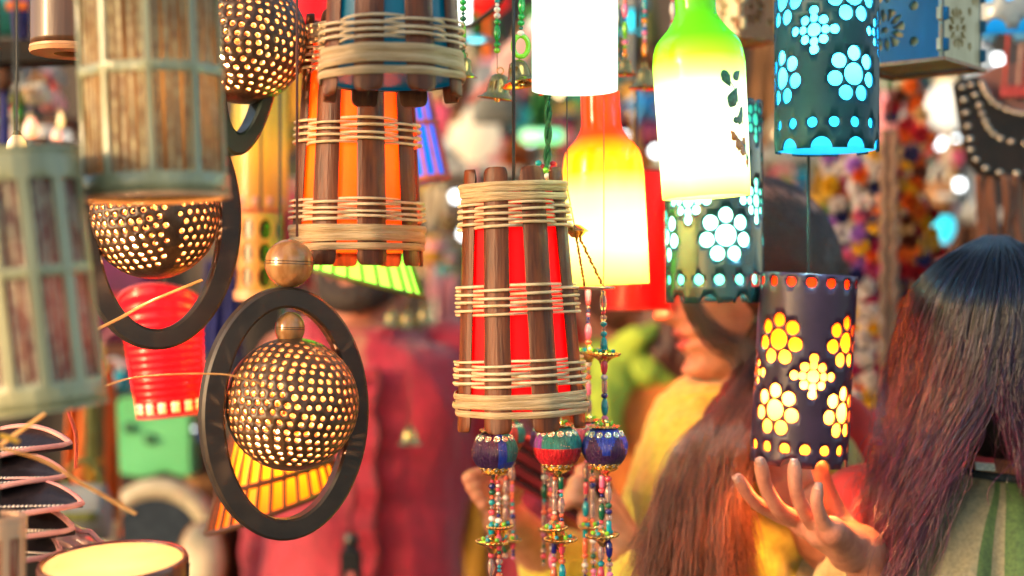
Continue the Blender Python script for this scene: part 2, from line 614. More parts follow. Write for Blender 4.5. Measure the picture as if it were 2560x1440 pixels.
# =========================================================== coconut orbs
def orb_shell_mesh(rad, seed=3):
    rr = random.Random(seed)
    f0, f1 = math.radians(-62), math.radians(74)
    step = .132
    hole = .0435
    holes = []
    row = 0
    f = f0 + .06
    while f < f1 - .05:
        n = int(2 * PI * math.cos(f) / .150)
        for k in range(n):
            th = -PI + (k + .5 * (row % 2) + .25) * 2 * PI / n + rr.uniform(-.018, .018)
            ff = f + .05 * math.sin(2 * th) + rr.uniform(-.016, .016)
            r = hole * rr.uniform(.88, 1.1)
            if abs(th) > PI - .06 / math.cos(ff) or ff < f0 + .055 or ff > f1 - .055:
                continue
            holes.append((th, ff, r))
        f += step
        row += 1
    vs, es = [], []

    def loop(pts, closed=True):
        b = len(vs)
        vs.extend(pts)
        m = len(pts)
        es.extend((b + i, b + (i + 1) % m) for i in range(m if closed else m - 1))
    N = 72
    bnd = [(-PI + 2 * PI * i / N, f0) for i in range(N)] + [(PI, f0 + (f1 - f0) * i / 24) for i in range(24)] + \
          [(PI - 2 * PI * i / N, f1) for i in range(N)] + [(-PI, f1 - (f1 - f0) * i / 24) for i in range(24)]
    loop(bnd)
    for th, ff, r in holes:
        loop([(th + r * math.cos(a) / math.cos(ff + r * math.sin(a)), ff + r * math.sin(a)) for a in (2 * PI * i / 12 for i in range(12))])
    H = np.array(holes)
    for i in range(100):
        for j in range(26):
            q = (-PI + .03 + (2 * PI - .06) * (i + .5 * (j % 2)) / 100, f0 + .04 + (f1 - f0 - .08) * j / 25)
            d = np.hypot((H[:, 0] - q[0]) * math.cos(q[1]), H[:, 1] - q[1]) - H[:, 2]
            if d.min() > .012:
                vs.append(q)
    ov, oe, of, *_ = delaunay_2d_cdt([Vector(p) for p in vs], es, [], 0, 1e-6)
    mb = MB()
    pts = [(rad * math.cos(p.y) * math.cos(p.x), rad * math.cos(p.y) * math.sin(p.x), rad * math.sin(p.y)) for p in ov]
    fs = []
    for f in of:
        cx = sum(ov[i].x for i in f) / len(f)
        cy = sum(ov[i].y for i in f) / len(f)
        d = np.hypot((H[:, 0] - cx) * np.cos(cy), H[:, 1] - cy) / H[:, 2]
        if d.min() > .985:
            fs.append(f)
    mb.add(pts, fs)
    for fa, fb, m in ((-PI / 2, f0, 6), (f1, PI / 2, 4)):
        mb.grid([[(rad * math.cos(a) * math.cos(t), rad * math.cos(a) * math.sin(t), rad * math.sin(a)) for t in (-PI + 2 * PI * i / N for i in range(N))]
                 for a in (fa + (fb - fa) * k / m for k in range(m + 1))], True)
    return mb.mesh('coconut_shell', [COCO, COCO_IN], sharp=0)


ORB_R = .0557
orb_me = orb_shell_mesh(ORB_R)
LED = glow('led_cluster', (1, .55, .24), 950)
OWARM = glow('amber_bulb', (1, .42, .11), 16)


def oval_ring(a, b, th_side, th_end, depth, n=96):
    """flat wooden ring: outer and inner ovals, real board thickness"""
    mb = MB()
    rows = []
    for i in range(n):
        t = 2 * PI * i / n
        c, s = math.cos(t), math.sin(t)
        ox, oz = a * c, b * s
        ix, iz = (a - th_side) * c, (b - th_end) * s
        e = .0022
        nx, nz = c, s
        rows.append([(ox - nx * e, -depth / 2, oz - nz * e), (ox, -depth / 2 + e, oz), (ox, depth / 2 - e, oz), (ox - nx * e, depth / 2, oz - nz * e),
                     (ix + nx * e, depth / 2, iz + nz * e), (ix, depth / 2 - e, iz), (ix, -depth / 2 + e, iz), (ix + nx * e, -depth / 2, iz + nz * e)])
    rows.append(rows[0])
    mb.grid(rows, True)
    return mb


def orb_lamp(label, x, y, d, spin, ring, bead=None, small=None, tilt=0, led=(-.009, -.030, -.022), rmat=RINGW, cordmat=CORD_R, topz=.07):
    c = P(x, y, d)
    M = Matrix.Translation(c) @ Matrix.Rotation(tilt, 4, 'Y')
    o = thing('coconut_lamp', label, 'lamp', M=M, group='pierced coconut lamps in wooden rings')
    s = put('coconut_shell', orb_me, o, Matrix.Rotation(spin, 4, 'Z'))
    q = s.modifiers.new('thickness', 'SOLIDIFY')
    q.thickness = .0036
    q.offset = -1
    q.material_offset = 1
    q.material_offset_rim = 1
    for lx, lz in ((-.0035, 0), (.0035, .001), (-.0028, -.0068), (.0036, -.006)):
        bulb(o, led[2] + lz, LED, .0019, 'led_bulb', led[0] + lx, led[1])
    if ring:
        rx, rz, a, b, ts, te, dep, yaw, roll = ring
        rg = oval_ring(a, b, ts, te, dep).obj('oval_ring', rmat, o, sharp=28)
        k = K * d
        rg.matrix_local = Matrix.Translation((rx * k, .0, -rz * k)) @ Matrix.Rotation(yaw, 4, 'Z') @ Matrix.Rotation(roll, 4, 'Y')
    for nm, spec in (('wooden_ball', bead), ('small_wooden_ball', small)):
        if spec:
            bx, by, br, st = spec
            k = K * d
            prof = []
            for i in range(33):
                a = -PI / 2 + PI * i / 32
                g = .985 if abs(a + .02) < .03 or abs(a - .09) < .03 else 1
                prof.append((br * math.cos(a) * g, br * st * math.sin(a)))
            bo = MB().lathe(prof, 40).obj(nm, BEADW, o, sharp=60)
            bo.location = ((bx - x) * k, 0, (y - by) * k)
            for zz in (-.02, .09):
                g = MB().tube([(br * 1.0 * math.cos(q), br * 1.0 * math.sin(q), br * st * zz) for q in (2 * PI * j / 48 for j in range(48))], .00028, 5, True).obj('burnt_groove', GROOVE, bo)
    cord(o, M, topz, cordmat, .0011)
    return o


kd = K * 1.19
orb_lamp('pierced coconut ball lamp in a dark oval ring with a wooden ball on top', 730, 1010, 1.19, .4,
         (-16, 24, 216 * kd, 316 * kd, 58 * kd, 52 * kd, .016, math.radians(27), math.radians(-2)), (713, 659, 61.5 * kd, .99), (719, 822, 37 * kd, 1.14), tilt=.03, topz=.14)
kd = K * 1.22
orb_lamp('pierced coconut ball lamp half hidden under the big pale cylinder shade', 384, 536, 1.22, 2.1,
         (12, 22, 203 * kd, 318 * kd, 56 * kd, 52 * kd, .016, math.radians(24), math.radians(8)), tilt=-.1, topz=.055)
kd = K * 1.24
RING2 = pbr('dark_green_ring_wood', (.03, .05, .032), (.02, .03, .02), scale=40, rough=.3, coat=.3)
orb_lamp('pierced coconut ball lamp beside the top of the big pale cylinder shade', 608, 100, 1.24, 4.0,
         (4, 0, 90 * kd, 292 * kd, 34 * kd, 56 * kd, .03, math.radians(30), math.radians(3)), tilt=.06, rmat=RING2, topz=.055)
# =========================================================== punched cylinder lamps
TIN1 = pbr('petrol_lacquered_tin', (.009, .078, .110), (.007, .060, .088), scale=40, rough=.48, spec=.35)
TIN2 = pbr('sea_green_lacquered_tin', (.008, .065, .072), (.006, .048, .054), scale=40, rough=.27, spec=.9, coat=.5)
TIN3 = pbr('aubergine_lacquered_tin', (.042, .020, .052), (.030, .014, .038), scale=40, rough=.36, spec=.5)


def punched_mesh(rad, h, circles, name='punched_shell', seg_h=14, polys=(), mats=None):
    """cylinder wall with real round (or polygonal) holes; circles: (angle, z, r)"""
    WD = 2 * PI * rad
    vs, es = [], []

    def loop(pts):
        b = len(vs)
        vs.extend(pts)
        es.extend((b + i, b + (i + 1) % len(pts)) for i in range(len(pts)))
    N = 90
    keep = [(a * rad, z, r) for a, z, r in circles if abs(a * rad) + r < WD / 2 - .0006]
    cut0 = sorted(q for q in keep if q[1] - q[2] < 0)
    cut1 = sorted(q for q in keep if q[1] + q[2] > h)
    full = [q for q in keep if q[1] - q[2] >= 0 and q[1] + q[2] <= h]

    def edge(z, cuts, up):
        out = []
        xs = [-WD / 2 + WD * i / N for i in range(N + 1)]
        spans = []
        for u, v, r in cuts:
            q = math.sqrt(max(0, r * r - (v - z) ** 2))
            spans.append((u - q, u + q, u, v, r))
        for x in xs:
            if not any(a - .0005 < x < b + .0005 for a, b, *_ in spans):
                out.append((x, z))
        for a, b, u, v, r in spans:
            a0 = math.atan2(z - v, a - u)
            a1 = math.atan2(z - v, b - u)
            if up and a0 < a1:
                a0 += 2 * PI
            if not up and a0 > a1:
                a1 += 2 * PI
            for i in range(13):
                q = a0 + (a1 - a0) * i / 12
                out.append((u + r * math.cos(q), v + r * math.sin(q)))
        out.sort(key=lambda p: p[0])
        return out
    lo = edge(0, cut0, True)
    hi = edge(h, cut1, False)
    side = [h * i / seg_h for i in range(1, seg_h)]
    loop(lo + [(WD / 2, z) for z in side] + list(reversed(hi)) + [(-WD / 2, z) for z in reversed(side)])
    for u, v, r in full:
        loop([(u + r * math.cos(a), v + r * math.sin(a)) for a in (2 * PI * i / 22 for i in range(22))])
    pl = []
    for poly in polys:
        q = [(a * rad, z) for a, z in poly]
        loop(q)
        pl.append(q)
    A = np.array(keep) if keep else np.array([[1e3, 1e3, 1e-3]])
    for i in range(80):
        for j in range(1, 2 * seg_h):
            q = (-WD / 2 + WD * (i + .5 + .25 * (j % 2)) / 80.5, h * j / (2 * seg_h))
            if (np.hypot(A[:, 0] - q[0], A[:, 1] - q[1]) - A[:, 2]).min() > .0012:
                vs.append(q)
    ov, oe, of, *_ = delaunay_2d_cdt([Vector(p) for p in vs], es, [], 0, 1e-7)

    def inpoly(x, z, q):
        c = False
        for i in range(len(q)):
            (x1, z1), (x2, z2) = q[i], q[i - 1]
            if (z1 > z) != (z2 > z) and x < (x2 - x1) * (z - z1) / (z2 - z1) + x1:
                c = not c
        return c
    fs = []
    for f in of:
        cx = sum(ov[i].x for i in f) / len(f)
        cy = sum(ov[i].y for i in f) / len(f)
        if (np.hypot(A[:, 0] - cx, A[:, 1] - cy) / A[:, 2]).min() < .99:
            continue
        if any(inpoly(cx, cy, q) for q in pl):
            continue
        fs.append(f)
    mb = MB().add([(rad * math.sin(p.x / rad), -rad * math.cos(p.x / rad), p.y) for p in ov], fs)
    return mb.mesh(name, mats or [CARD, CARD], sharp=0)


def daisy(a, z, rad, R0=.0095, R1=.0065, D=.0178, n=7, ph=PI / 2):
    return [(a, z, R0)] + [(a + D * math.cos(q) / rad, z + D * math.sin(q), R1) for q in (ph + 2 * PI * i / n for i in range(n))]


def diamond(a, z, rad, s=1.0):
    o = [(a, z, .0058 * s)]
    for dx, dz, r in ((0, .0100, .0036), (0, .0165, .0042), (0, -.0100, .0037), (0, -.0168, .0042), (.0100, 0, .0037), (.0178, 0, .0042), (-.0100, 0, .0037), (-.0178, 0, .0042),
                      (.0082, .0082, .0040), (-.0082, .0082, .0040), (.0082, -.0082, .0040), (-.0082, -.0082, .0040)):
        o.append((a + dx * s / rad, z + dz * s, r * s))
    return o


def punched_lamp(label, bx, tx, rad, th0, rows_d, rows_x, dots, scal, liner, bm, bz, low=.0128, group='punched cylinder lamps', ds=1.0, mats=None, cap=True):
    b, t = P(*bx), P(*tx)
    M = axis_frame(b, t)
    h = (t - b).length
    o = thing('punched_lamp', label, 'lamp', M=M, group=group)
    cs = []
    wrap = lambda a: (a + PI) % (2 * PI) - PI
    for k in range(4):
        for z in rows_d:
            cs += daisy(wrap(th0 + k * PI / 2), z * h, rad, .0095 * ds, .0065 * ds, .0178 * ds)
        for z in rows_x:
            cs += diamond(wrap(th0 + PI / 4 + k * PI / 2), z * h, rad, ds)
    for z, r, off in dots:
        for k in range(15):
            cs.append((wrap(off + 2 * PI * k / 15), z * h, r))
    for z, r, off in scal:
        for k in range(9):
            cs.append((wrap(off + 2 * PI * k / 9), z, r))
    s = put('punched_shell', punched_mesh(rad, h, cs, mats=mats), o)
    q = s.modifiers.new('thickness', 'SOLIDIFY')
    q.thickness = .0019
    q.offset = -1
    z0 = low if scal else .003
    mb = MB().lathe([(rad - .0030, z0), (rad - .0030, h * .35), (rad - .0030, h * .7), (rad - .0030, h - .0015)], 64)
    mb.obj('paper_liner', liner, o)
    if cap:
        MB().lathe([(0, h - .004), (rad - .0012, h - .004), (rad - .0012, h - .001), (0, h - .001)], 40).obj('top_disc', CARD, o)
    MB().lathe([(0, h - .06), (.008, h - .058), (.010, h - .04), (.010, h - .006), (0, h - .006)], 16).obj('bulb_holder', CORD, o)
    bulb(o, h * bz, bm, .013)
    cord(o, M, h - .002, CORD)
    return o


CY_L = shade('cyan_paper', [(0, W(40, 165, 215)), (.5, W(55, 185, 225)), (1, W(40, 165, 215))], (0, .26), trans=.65, emit=.16, rough=.5, coat=0)
MINT_L = shade('mint_paper', [(0, W(60, 215, 170)), (.3, W(150, 240, 215)), (1, W(40, 190, 160))], (0, .2), trans=.65, emit=.2, rough=.5, coat=0)
ORY_L = shade('amber_paper', [(0, W(255, 150, 45)), (.40, W(255, 170, 85)), (.62, W(255, 130, 25)), (.85, W(255, 75, 12)), (1, W(255, 50, 15))], (0, .18), trans=.65, emit=.06, rough=.5, coat=0)  # palest stop near bulb height: the bulb's hot spot painted into the paper
punched_lamp('cyan punched cylinder lamp left of the blue box lantern', (2066, 380, 1.25), (2066, -330, 1.25), .0452, math.radians(19), (.250, .522, .80), (.402, .66, .92), [(.087, .0046, math.radians(-4))],
             [(0, .0094, math.radians(22))], CY_L, glow('cyan_bulb', (.6, .95, 1), 120), .33, .0015, mats=[TIN1, TIN1])
punched_lamp('punched cylinder lamp with mint white light behind the green bottle lamp', (1786, 757, 1.36), (1782, 258, 1.36), .0472, math.radians(6), (.33, .74), (.50, .90), [(.115, .0050, math.radians(-2))],
             [(0, .0080, math.radians(26))], MINT_L, glow('mint_bulb', (.8, 1, .9), 70), .36, ds=1.06, mats=[TIN2, TIN2])
punched_lamp('punched cylinder lamp with yellow light resting just above an open hand', (1996, 1158, 1.32), (2022, 686, 1.32), .0446, math.radians(45), (.29, .655), (.475,), [(.955, .0048, math.radians(-8)), (.095, .0048, math.radians(-5))],
             [(0, .0085, math.radians(18))], ORY_L, glow('yellow_bulb', (1, .43, .11), 330), .36, ds=.98, mats=[TIN3, TIN3])
SILV = pbr('grey_lacquered_tin', (.34, .40, .42), (.26, .31, .33), scale=40, rough=.3, coat=.4)
punched_lamp('grey punched cylinder lamp in the top right corner above the studded bag', (2520, 92, 1.62), (2520, -420, 1.62), .053, .3, (.45, .8), (.62,), [(.16, .006, .12), (.97, .005, .1)], [(0, .0125, .1)], CY_L, glow('cyan_bulb_dim', (.4, .95, 1), 12), .3, mats=[SILV, SILV])
DOTT = pbr('ochre_lacquered_tin', (.62, .27, .05), (.50, .20, .04), scale=40, rough=.45)
DARKL = shade('brown_paper', [(0, W(60, 25, 5)), (1, W(50, 20, 5))], (0, .14), trans=.2, emit=.0)


def dotted_lamp(label, bx, tx, rad):
    b, t = P(*bx), P(*tx)
    M = axis_frame(b, t)
    h = (t - b).length
    o = thing('punched_lamp', label, 'lamp', M=M, group='punched cylinder lamps')
    polys = []
    for k in range(8):
        for j in range(3):
            a, z = -PI + (k + .5) * 2 * PI / 8, h * (.27 + .27 * j)
            polys.append([(a + .0072 / rad * math.cos(q), z + .0112 * math.sin(q)) for q in (2 * PI * i / 16 for i in range(16))])
    s = put('punched_shell', punched_mesh(rad, h, [], polys=polys, mats=[DOTT, DOTT]), o)
    q = s.modifiers.new('thickness', 'SOLIDIFY')
    q.thickness = .001
    MB().lathe([(rad * .93, .002), (rad * .93, h - .002)], 48).obj('paper_liner', DARKL, o)
    MB().lathe([(rad + .0006, 0), (rad + .0025, .001), (rad + .0025, h * .11), (rad + .0006, h * .115)], 48).obj('foot_band', RIM_O, o)
    cord(o, M, h, CORD)


dotted_lamp('small ochre lamp with dark oval dots behind the wooden ball', (648, 752, 1.62), (652, 534, 1.62), .0262)


# =========================================================== bottle lamps
def bottle(label, bx, tx, prof, mat, bm, bz, open_bottom=False, group='frosted glass bottle lamps', deco=None, spin=0):
    b, t = P(*bx), P(*tx)
    M = axis_frame(b, t, spin)
    h = (t - b).length
    o = thing('bottle_lamp', label, 'lamp', M=M, group=group)
    pr = spline(prof, 60)
    pr = [(max(0, a), c) for a, c in pr]
    inner = [(max(.001, a - .0022), c) for a, c in reversed(pr)]
    mb = MB()
    mb.lathe(pr + inner + ([(pr[0][0], pr[0][1])]), 64)
    mb.obj('glass_bottle', mat, o, sharp=70)
    if bm:
        bulb(o, bz, bm, .014)
        MB().lathe([(0, bz + .019), (.007, bz + .02), (.009, bz + .035), (.009, bz + .06), (0, bz + .06)], 16).obj('bulb_holder', CORD, o)
    cord(o, M, h, CORD)
    return o, M, h


Wt = (.93, .97, .93)
WB = shade('white_frosted_glass', [(0, (.80, .93, .86)), (.5, Wt), (1, Wt)], (0, .2), trans=.55, emit=.24, rough=.22)
bottle('plain white glass cylinder lamp at the top centre with its open foot showing', (1437, 222, 1.15), (1437, -330, 1.15), [(.0345, 0), (.0348, .004), (.0347, .06), (.0346, .10), (.0343, .125), (.028, .142), (.014, .155), (.0125, .18)], WB, glow('white_bulb', (.95, 1, .95), 5), .075)
AB = shade('amber_ombre_glass', [(0, W(255, 236, 110)), (.22, W(255, 250, 200)), (.47, W(255, 246, 170)), (.60, W(255, 205, 20)), (.73, W(255, 150, 0)), (.80, W(255, 70, 5)), (1, W(255, 75, 25))], (0, .173), trans=.55, emit=.55, rough=.2, wob=.004)
kd = K * 1.3
bottle('amber bottle lamp fading from orange neck to pale yellow body', (1520, 709, 1.3), (1500, 238, 1.3), [(.0375, 0), (.0378, .003), (.0376, .05), (.0372, .085), (.0368, .105), (.0335, .121), (.0225, .134), (.0182, .144), (.0176, .158), (.0174, .1745)], AB, glow('cream_bulb', (1, .86, .5), 26), .052)
GB = shade('green_ombre_glass', [(0, W(250, 255, 150)), (.12, W(252, 255, 225)), (.50, W(250, 255, 240)), (.57, W(225, 255, 170)), (.66, W(185, 235, 40)), (.76, W(120, 210, 10)), (1, W(110, 190, 10))], (0, .168), trans=.55, emit=.26, rough=.2, wob=.003)
gb, gM, gh = bottle('green necked bottle lamp painted with leaves, its body glowing white', (1766, 489, 1.14), (1734, -60, 1.14), [(.0350, 0), (.0354, .003), (.0362, .05), (.0368, .09), (.0368, .107), (.0335, .122), (.0235, .134), (.0168, .145), (.0162, .158), (.016, .176)], GB, glow('white_green_bulb', (.95, 1, .85), 20), .05)

# painted leaves and flowers on the green bottle: thin enamel relief on the glass
ENG = pbr('green_enamel', (.010, .20, .085), (.004, .08, .035), scale=300, rough=.25, coat=.5)
ENO = pbr('orange_enamel', (.65, .20, .01), (.45, .11, .01), scale=300, rough=.25, coat=.5)
gprof = [(.0350, 0), (.0354, .003), (.0362, .05), (.0368, .09), (.0368, .107)]


def on_bottle(u, v):
    """u angle from front, v height -> bottle surface point"""
    r = curve1([p[1] for p in gprof], [p[0] for p in gprof], v) + .0005
    return Vector((r * math.sin(u), -r * math.cos(u), v))


def decal(mb, cx, cz, length, width, ang, jag=.0, seed=0):
    rr = random.Random(seed)
    n = 22
    out, inn = [], []
    for i in range(n):
        t = 2 * PI * i / n
        lx = length / 2 * math.cos(t)
        lz = width / 2 * math.copysign(abs(math.sin(t)) ** 1.5, math.sin(t)) * (1 - .5 * math.cos(t)) * (1 + rr.uniform(-jag, jag)) * 1.15
        x = cx + lx * math.cos(ang) - lz * math.sin(ang)
        z = cz + lx * math.sin(ang) + lz * math.cos(ang)
        out.append(on_bottle(x / .0366, z))
    c = on_bottle(cx / .0366, cz) * 1
    c = c + Vector((c.x, c.y, 0)).normalized() * .0008
    mb.add(out + [c], [(i, (i + 1) % n, n) for i in range(n)])


kg = K * 1.14
gl = MB()
go = MB()
for i, (ux, uz, l, w, a) in enumerate(((50, 205, 34, 16, -1.1), (66, 160, 42, 20, 1.05), (78, 215, 26, 13, .7), (84, 118, 40, 14, 1.2), (72, 105, 20, 10, .2), (92, 40, 30, 9, 1.3), (100, 12, 24, 8, 1.6))):
    cx = math.asin(min(.98, ux * kg / .0366)) * .0366
    decal(gl, cx, (uz + 70) * kg, l * kg * 1.35, w * kg * 1.35, a, .12, i)
for i, (ux, uz, l, w, a) in enumerate(((62, 92, 26, 13, 2.2), (78, 70, 30, 20, .4), (86, 58, 26, 16, 1.3), (90, 80, 20, 14, .8), (97, 30, 16, 9, 1.2))):
    cx = math.asin(min(.98, ux * kg / .0366)) * .0366
    decal(go, cx, (uz + 45) * kg, l * kg * 1.2, w * kg * 1.2, a, .4, 20 + i)
for pts in (((58, 270), (70, 250), (76, 225), (86, 190), (90, 150)), ((62, 140), (84, 120), (95, 95), (98, 60))):
    q = []
    for ux, uz in pts:
        cx = math.asin(min(.98, ux * kg / .0366))
        q.append(on_bottle(cx, uz * kg))
    gl.tube(spline(q, 16), .0004, 5)
gl.obj('painted_leaves', ENG, gb, sharp=0)
go.obj('painted_flowers', ENO, gb, sharp=0)


# =========================================================== cylinders of pale bamboo (foreground)
def window_shade(label, bx, tx, rad, rowsz, nwin, gap, matb, weave, bm=None, name='cylinder_shade', th0=0, rimmat=RIM_O, slats=3, lean=0, shr=1):
    b, t = P(*bx), P(*tx)
    M = axis_frame(b, t)
    h = (t - b).length
    o = thing(name, label, 'lamp shade', M=M, group='pale bamboo cylinder shades')
    polys = []
    wv = MB()
    rr = random.Random(int(rad * 1e5))
    for z0, z1 in rowsz:
        for k in range(nwin):
            a0 = -PI + 2 * PI * (k + gap / 2) / nwin + th0
            a1 = -PI + 2 * PI * (k + 1 - gap / 2) / nwin + th0
            a0 = (a0 + PI) % (2 * PI) - PI
            a1 = a0 + 2 * PI * (1 - gap) / nwin
            if a1 > PI - .02:
                continue
            polys.append([(a0, z0 * h), (a1, z0 * h), (a1, z1 * h), (a0, z1 * h)])
            # twisted split strips standing inside each window
            for q in range(slats):
                a = a0 + (a1 - a0) * (q + .5) / slats + rr.uniform(-.02, .02)
                wd = (a1 - a0) * rr.uniform(.30, .48) / slats * 1.2
                rows = []
                for j in range(19):
                    z = h * (z0 + (z1 - z0) * j / 18)
                    tw = .25 * math.sin(9 * j / 18 + q + k)
                    r = rad - .0022
                    rows.append([((r + s * .0011 * tw) * math.sin(a + s * wd / 2), -(r + s * .0011 * tw) * math.cos(a + s * wd / 2), z) for s in (-1, 0, 1)])
                wv.grid(rows)
    s = put('bamboo_wall', punched_mesh(rad, h, [], name='bamboo_wall', polys=polys, mats=[matb, matb]), o)
    q = s.modifiers.new('thickness', 'SOLIDIFY')
    q.thickness = .0022
    q.offset = -1
    wv.obj('split_strips', weave[0], o, sharp=0)
    MB().lathe([(rad - .0052, .004), (rad - .0052, h * .5), (rad - .0052, h - .004)], 64).obj('cloth_lining', weave[1], o)
    for z in (0, h):
        sg = 1 if z else -1
        MB().lathe([(rad - .0042, z + sg * .0), (rad - .0042, z + sg * .0022), (rad + .0006, z + sg * .0022), (rad + .0006, z), (rad - .0042, z)], 64).obj('cane_rim', rimmat, o, sharp=30)
    if bm:
        bulb(o, h * .35, bm, .02)
    cord(o, M, h, CORD)
    return o


PB2 = pbr('grey_green_bamboo', (.35, .36, .21), (.21, .22, .12), scale=(60, 60, 7), rough=.33, bump=.3, bscale=(240, 240, 14), coat=.35, lo=.3, hi=.7)
STRIPB = pbr('twisted_cane_strip', (.42, .38, .20), (.17, .10, .05), scale=(220, 220, 160), rough=.5, bump=.4, bscale=(300, 300, 200))
LINB = pbr('brown_cloth_lining', (.20, .115, .05), (.11, .06, .03), scale=(50, 50, 8), rough=.8, trans=.35)
window_shade('big pale bamboo cylinder shade on the left, cut by the top edge', (392, 492, .92), (365, -180, .92), .0468, [(.075, .43), (.47, .84)], 10, .16, PB2, (STRIPB, LINB), WARM(9), th0=.2, slats=4)
LINP = pbr('plum_cloth_lining', (.17, .05, .05), (.09, .04, .03), scale=(50, 50, 8), rough=.8, trans=.3)
STRIPP = pbr('plum_cane_strip', (.44, .40, .28), (.22, .11, .09), scale=(220, 220, 160), rough=.5, bump=.4, bscale=(300, 300, 200))
window_shade('tilted pale bamboo cylinder shade at the left edge with its open top showing', (112, 1016, .86), (40, 392, .86), .0372, [(.10, .505), (.55, .885)], 11, .34, PB2, (STRIPP, LINP), WARM(4), th0=.1, rimmat=PB2)
PB3 = pbr('peach_bamboo', (.74, .44, .26), (.60, .32, .18), scale=(60, 60, 7), rough=.4, bump=.3, bscale=(240, 240, 14))
LINR = pbr('red_cloth_lining', (.62, .08, .06), (.45, .05, .04), scale=50, rough=.8, trans=.3)
STRIPR = pbr('peach_cane_strip', (.72, .42, .25), (.55, .25, .14), scale=200, rough=.5)
window_shade('small peach bamboo cylinder shade in the bottom left corner', (-10, 1560, .95), (-6, 1296, .95), .0186, [(.1, .83)], 9, .4, PB3, (STRIPR, LINR), None, th0=.3, rimmat=PB3)
BRN = pbr('brown_bamboo', (.16, .06, .025), (.08, .035, .015), scale=(90, 90, 7), rough=.4, coat=.3, bump=.2)
window_shade('brown cylinder shade with a broad cream foot ring beside the black shelf bar', (176, 118, 1.2), (176, -330, 1.2), .0325, [(.3, .9)], 8, .5, BRN, (BRN, LINB), None, th0=.2, rimmat=RIM_O)
# broad foot ring of that shade
mx = bpy.data.objects[-1] if False else [q for q in bpy.data.objects if q.get('label', '').startswith('brown cylinder')][0]
MB().lathe([(.0135, -.006), (.0325, -.006), (.0335, -.003), (.0325, -.0022), (.0135, -.0022), (.0135, -.006)], 48).obj('foot_ring', RIM_O, mx, sharp=30)


# =========================================================== translucent cylinders
def cyl_shade(label, bx, tx, r0, r1, mat, rim, bm=None, ribs=0, tilt_top=0, windows=0, name='cylinder_shade', wmat=None):
    b, t = P(*bx), P(*tx)
    M = axis_frame(b, t)
    h = (t - b).length
    o = thing(name, label, 'lamp shade', M=M, group='translucent cylinder shades')
    rows = []
    for i in range(61):
        f = i / 60
        z = h * f
        r = r0 + (r1 - r0) * f + (.0006 * math.sin(f * ribs * 2 * PI) if ribs else 0)
        rows.append([(r * math.cos(q), r * math.sin(q), z + tilt_top * math.sin(q) * f ** 6) for q in (2 * PI * j / 64 for j in range(64))])
    ob = MB().grid(rows, True).obj('shade_wall', mat, o, sharp=0)
    q = ob.modifiers.new('thickness', 'SOLIDIFY')
    q.thickness = .001
    for f, r in ((0, r0), (1, r1)):
        MB().tube([((r + .0004) * math.cos(q), (r + .0004) * math.sin(q), h * f + tilt_top * math.sin(q) * f ** 6) for q in (2 * PI * j / 48 for j in range(48))], .0016, 6, True).obj('wire_rim', rim, o)
    if windows:
        mb = MB()
        for k in range(windows):
            a = 2 * PI * k / windows
            mb.grid([[((r0 + .0012) * math.cos(a + da), (r0 + .0012) * math.sin(a + da), z) for da in (-.11, 0, .11)] for z in (.004, .010, .016)])
        w = mb.obj('foot_slips', wmat, o)
        w.modifiers.new('thickness', 'SOLIDIFY').thickness = .0008
    if bm:
        bulb(o, h * .3, bm, .016)
    cord(o, M, h * .6, CORD)
    return o


REDP = shade('red_film', [(0, W(245, 25, 30)), (1, W(250, 40, 60))], (0, .15), trans=.55, emit=.2, rough=.18, coat=.6)
cyl_shade('open red film cylinder shade behind the coconut lamp ring on the left', (428, 1036, 1.5), (402, 762, 1.5), .0345, .0435, REDP, pbr('pink_wire', (.85, .12, .14), rough=.4), glow('red_bulb', (1, .25, .12), 12), ribs=16, tilt_top=-.022, windows=16, wmat=glow('lit_slip', (1, .35, .05), .5))
GOLDP = shade('gold_weave', [(0, W(215, 150, 60)), (.5, W(215, 190, 70)), (1, W(200, 190, 90))], (0, .2), trans=.55, emit=.12, rough=.3, coat=.4)
cyl_shade('golden woven cylinder shade with a salmon foot behind the brown cord', (650, 528, 1.78), (652, 120, 1.78), .0345, .0335, GOLDP, pbr('salmon_wire', (.75, .15, .08), rough=.4), glow('gold_bulb', (1, .7, .3), 3), ribs=26, windows=12, wmat=pbr('salmon_slip', (.75, .32, .22), rough=.5))
RED2 = shade('deep_red_film', [(0, W(225, 20, 15)), (1, W(205, 25, 25))], (0, .2), trans=.5, emit=.15, rough=.4)
cyl_shade('deep red cylinder shade hidden behind the amber bottle lamp', (1590, 772, 1.62), (1590, 430, 1.62), .0375, .0375, RED2, pbr('red_wire', (.5, .03, .02), rough=.4), glow('deep_red_bulb', (1, .16, .06), 90))
cyl_shade('scarlet shade peeking out at the top beside the teal bamboo lamp', (768, 64, 1.62), (768, -200, 1.62), .034, .030, REDP, pbr('scarlet_wire', (.8, .1, .08), rough=.4), None)


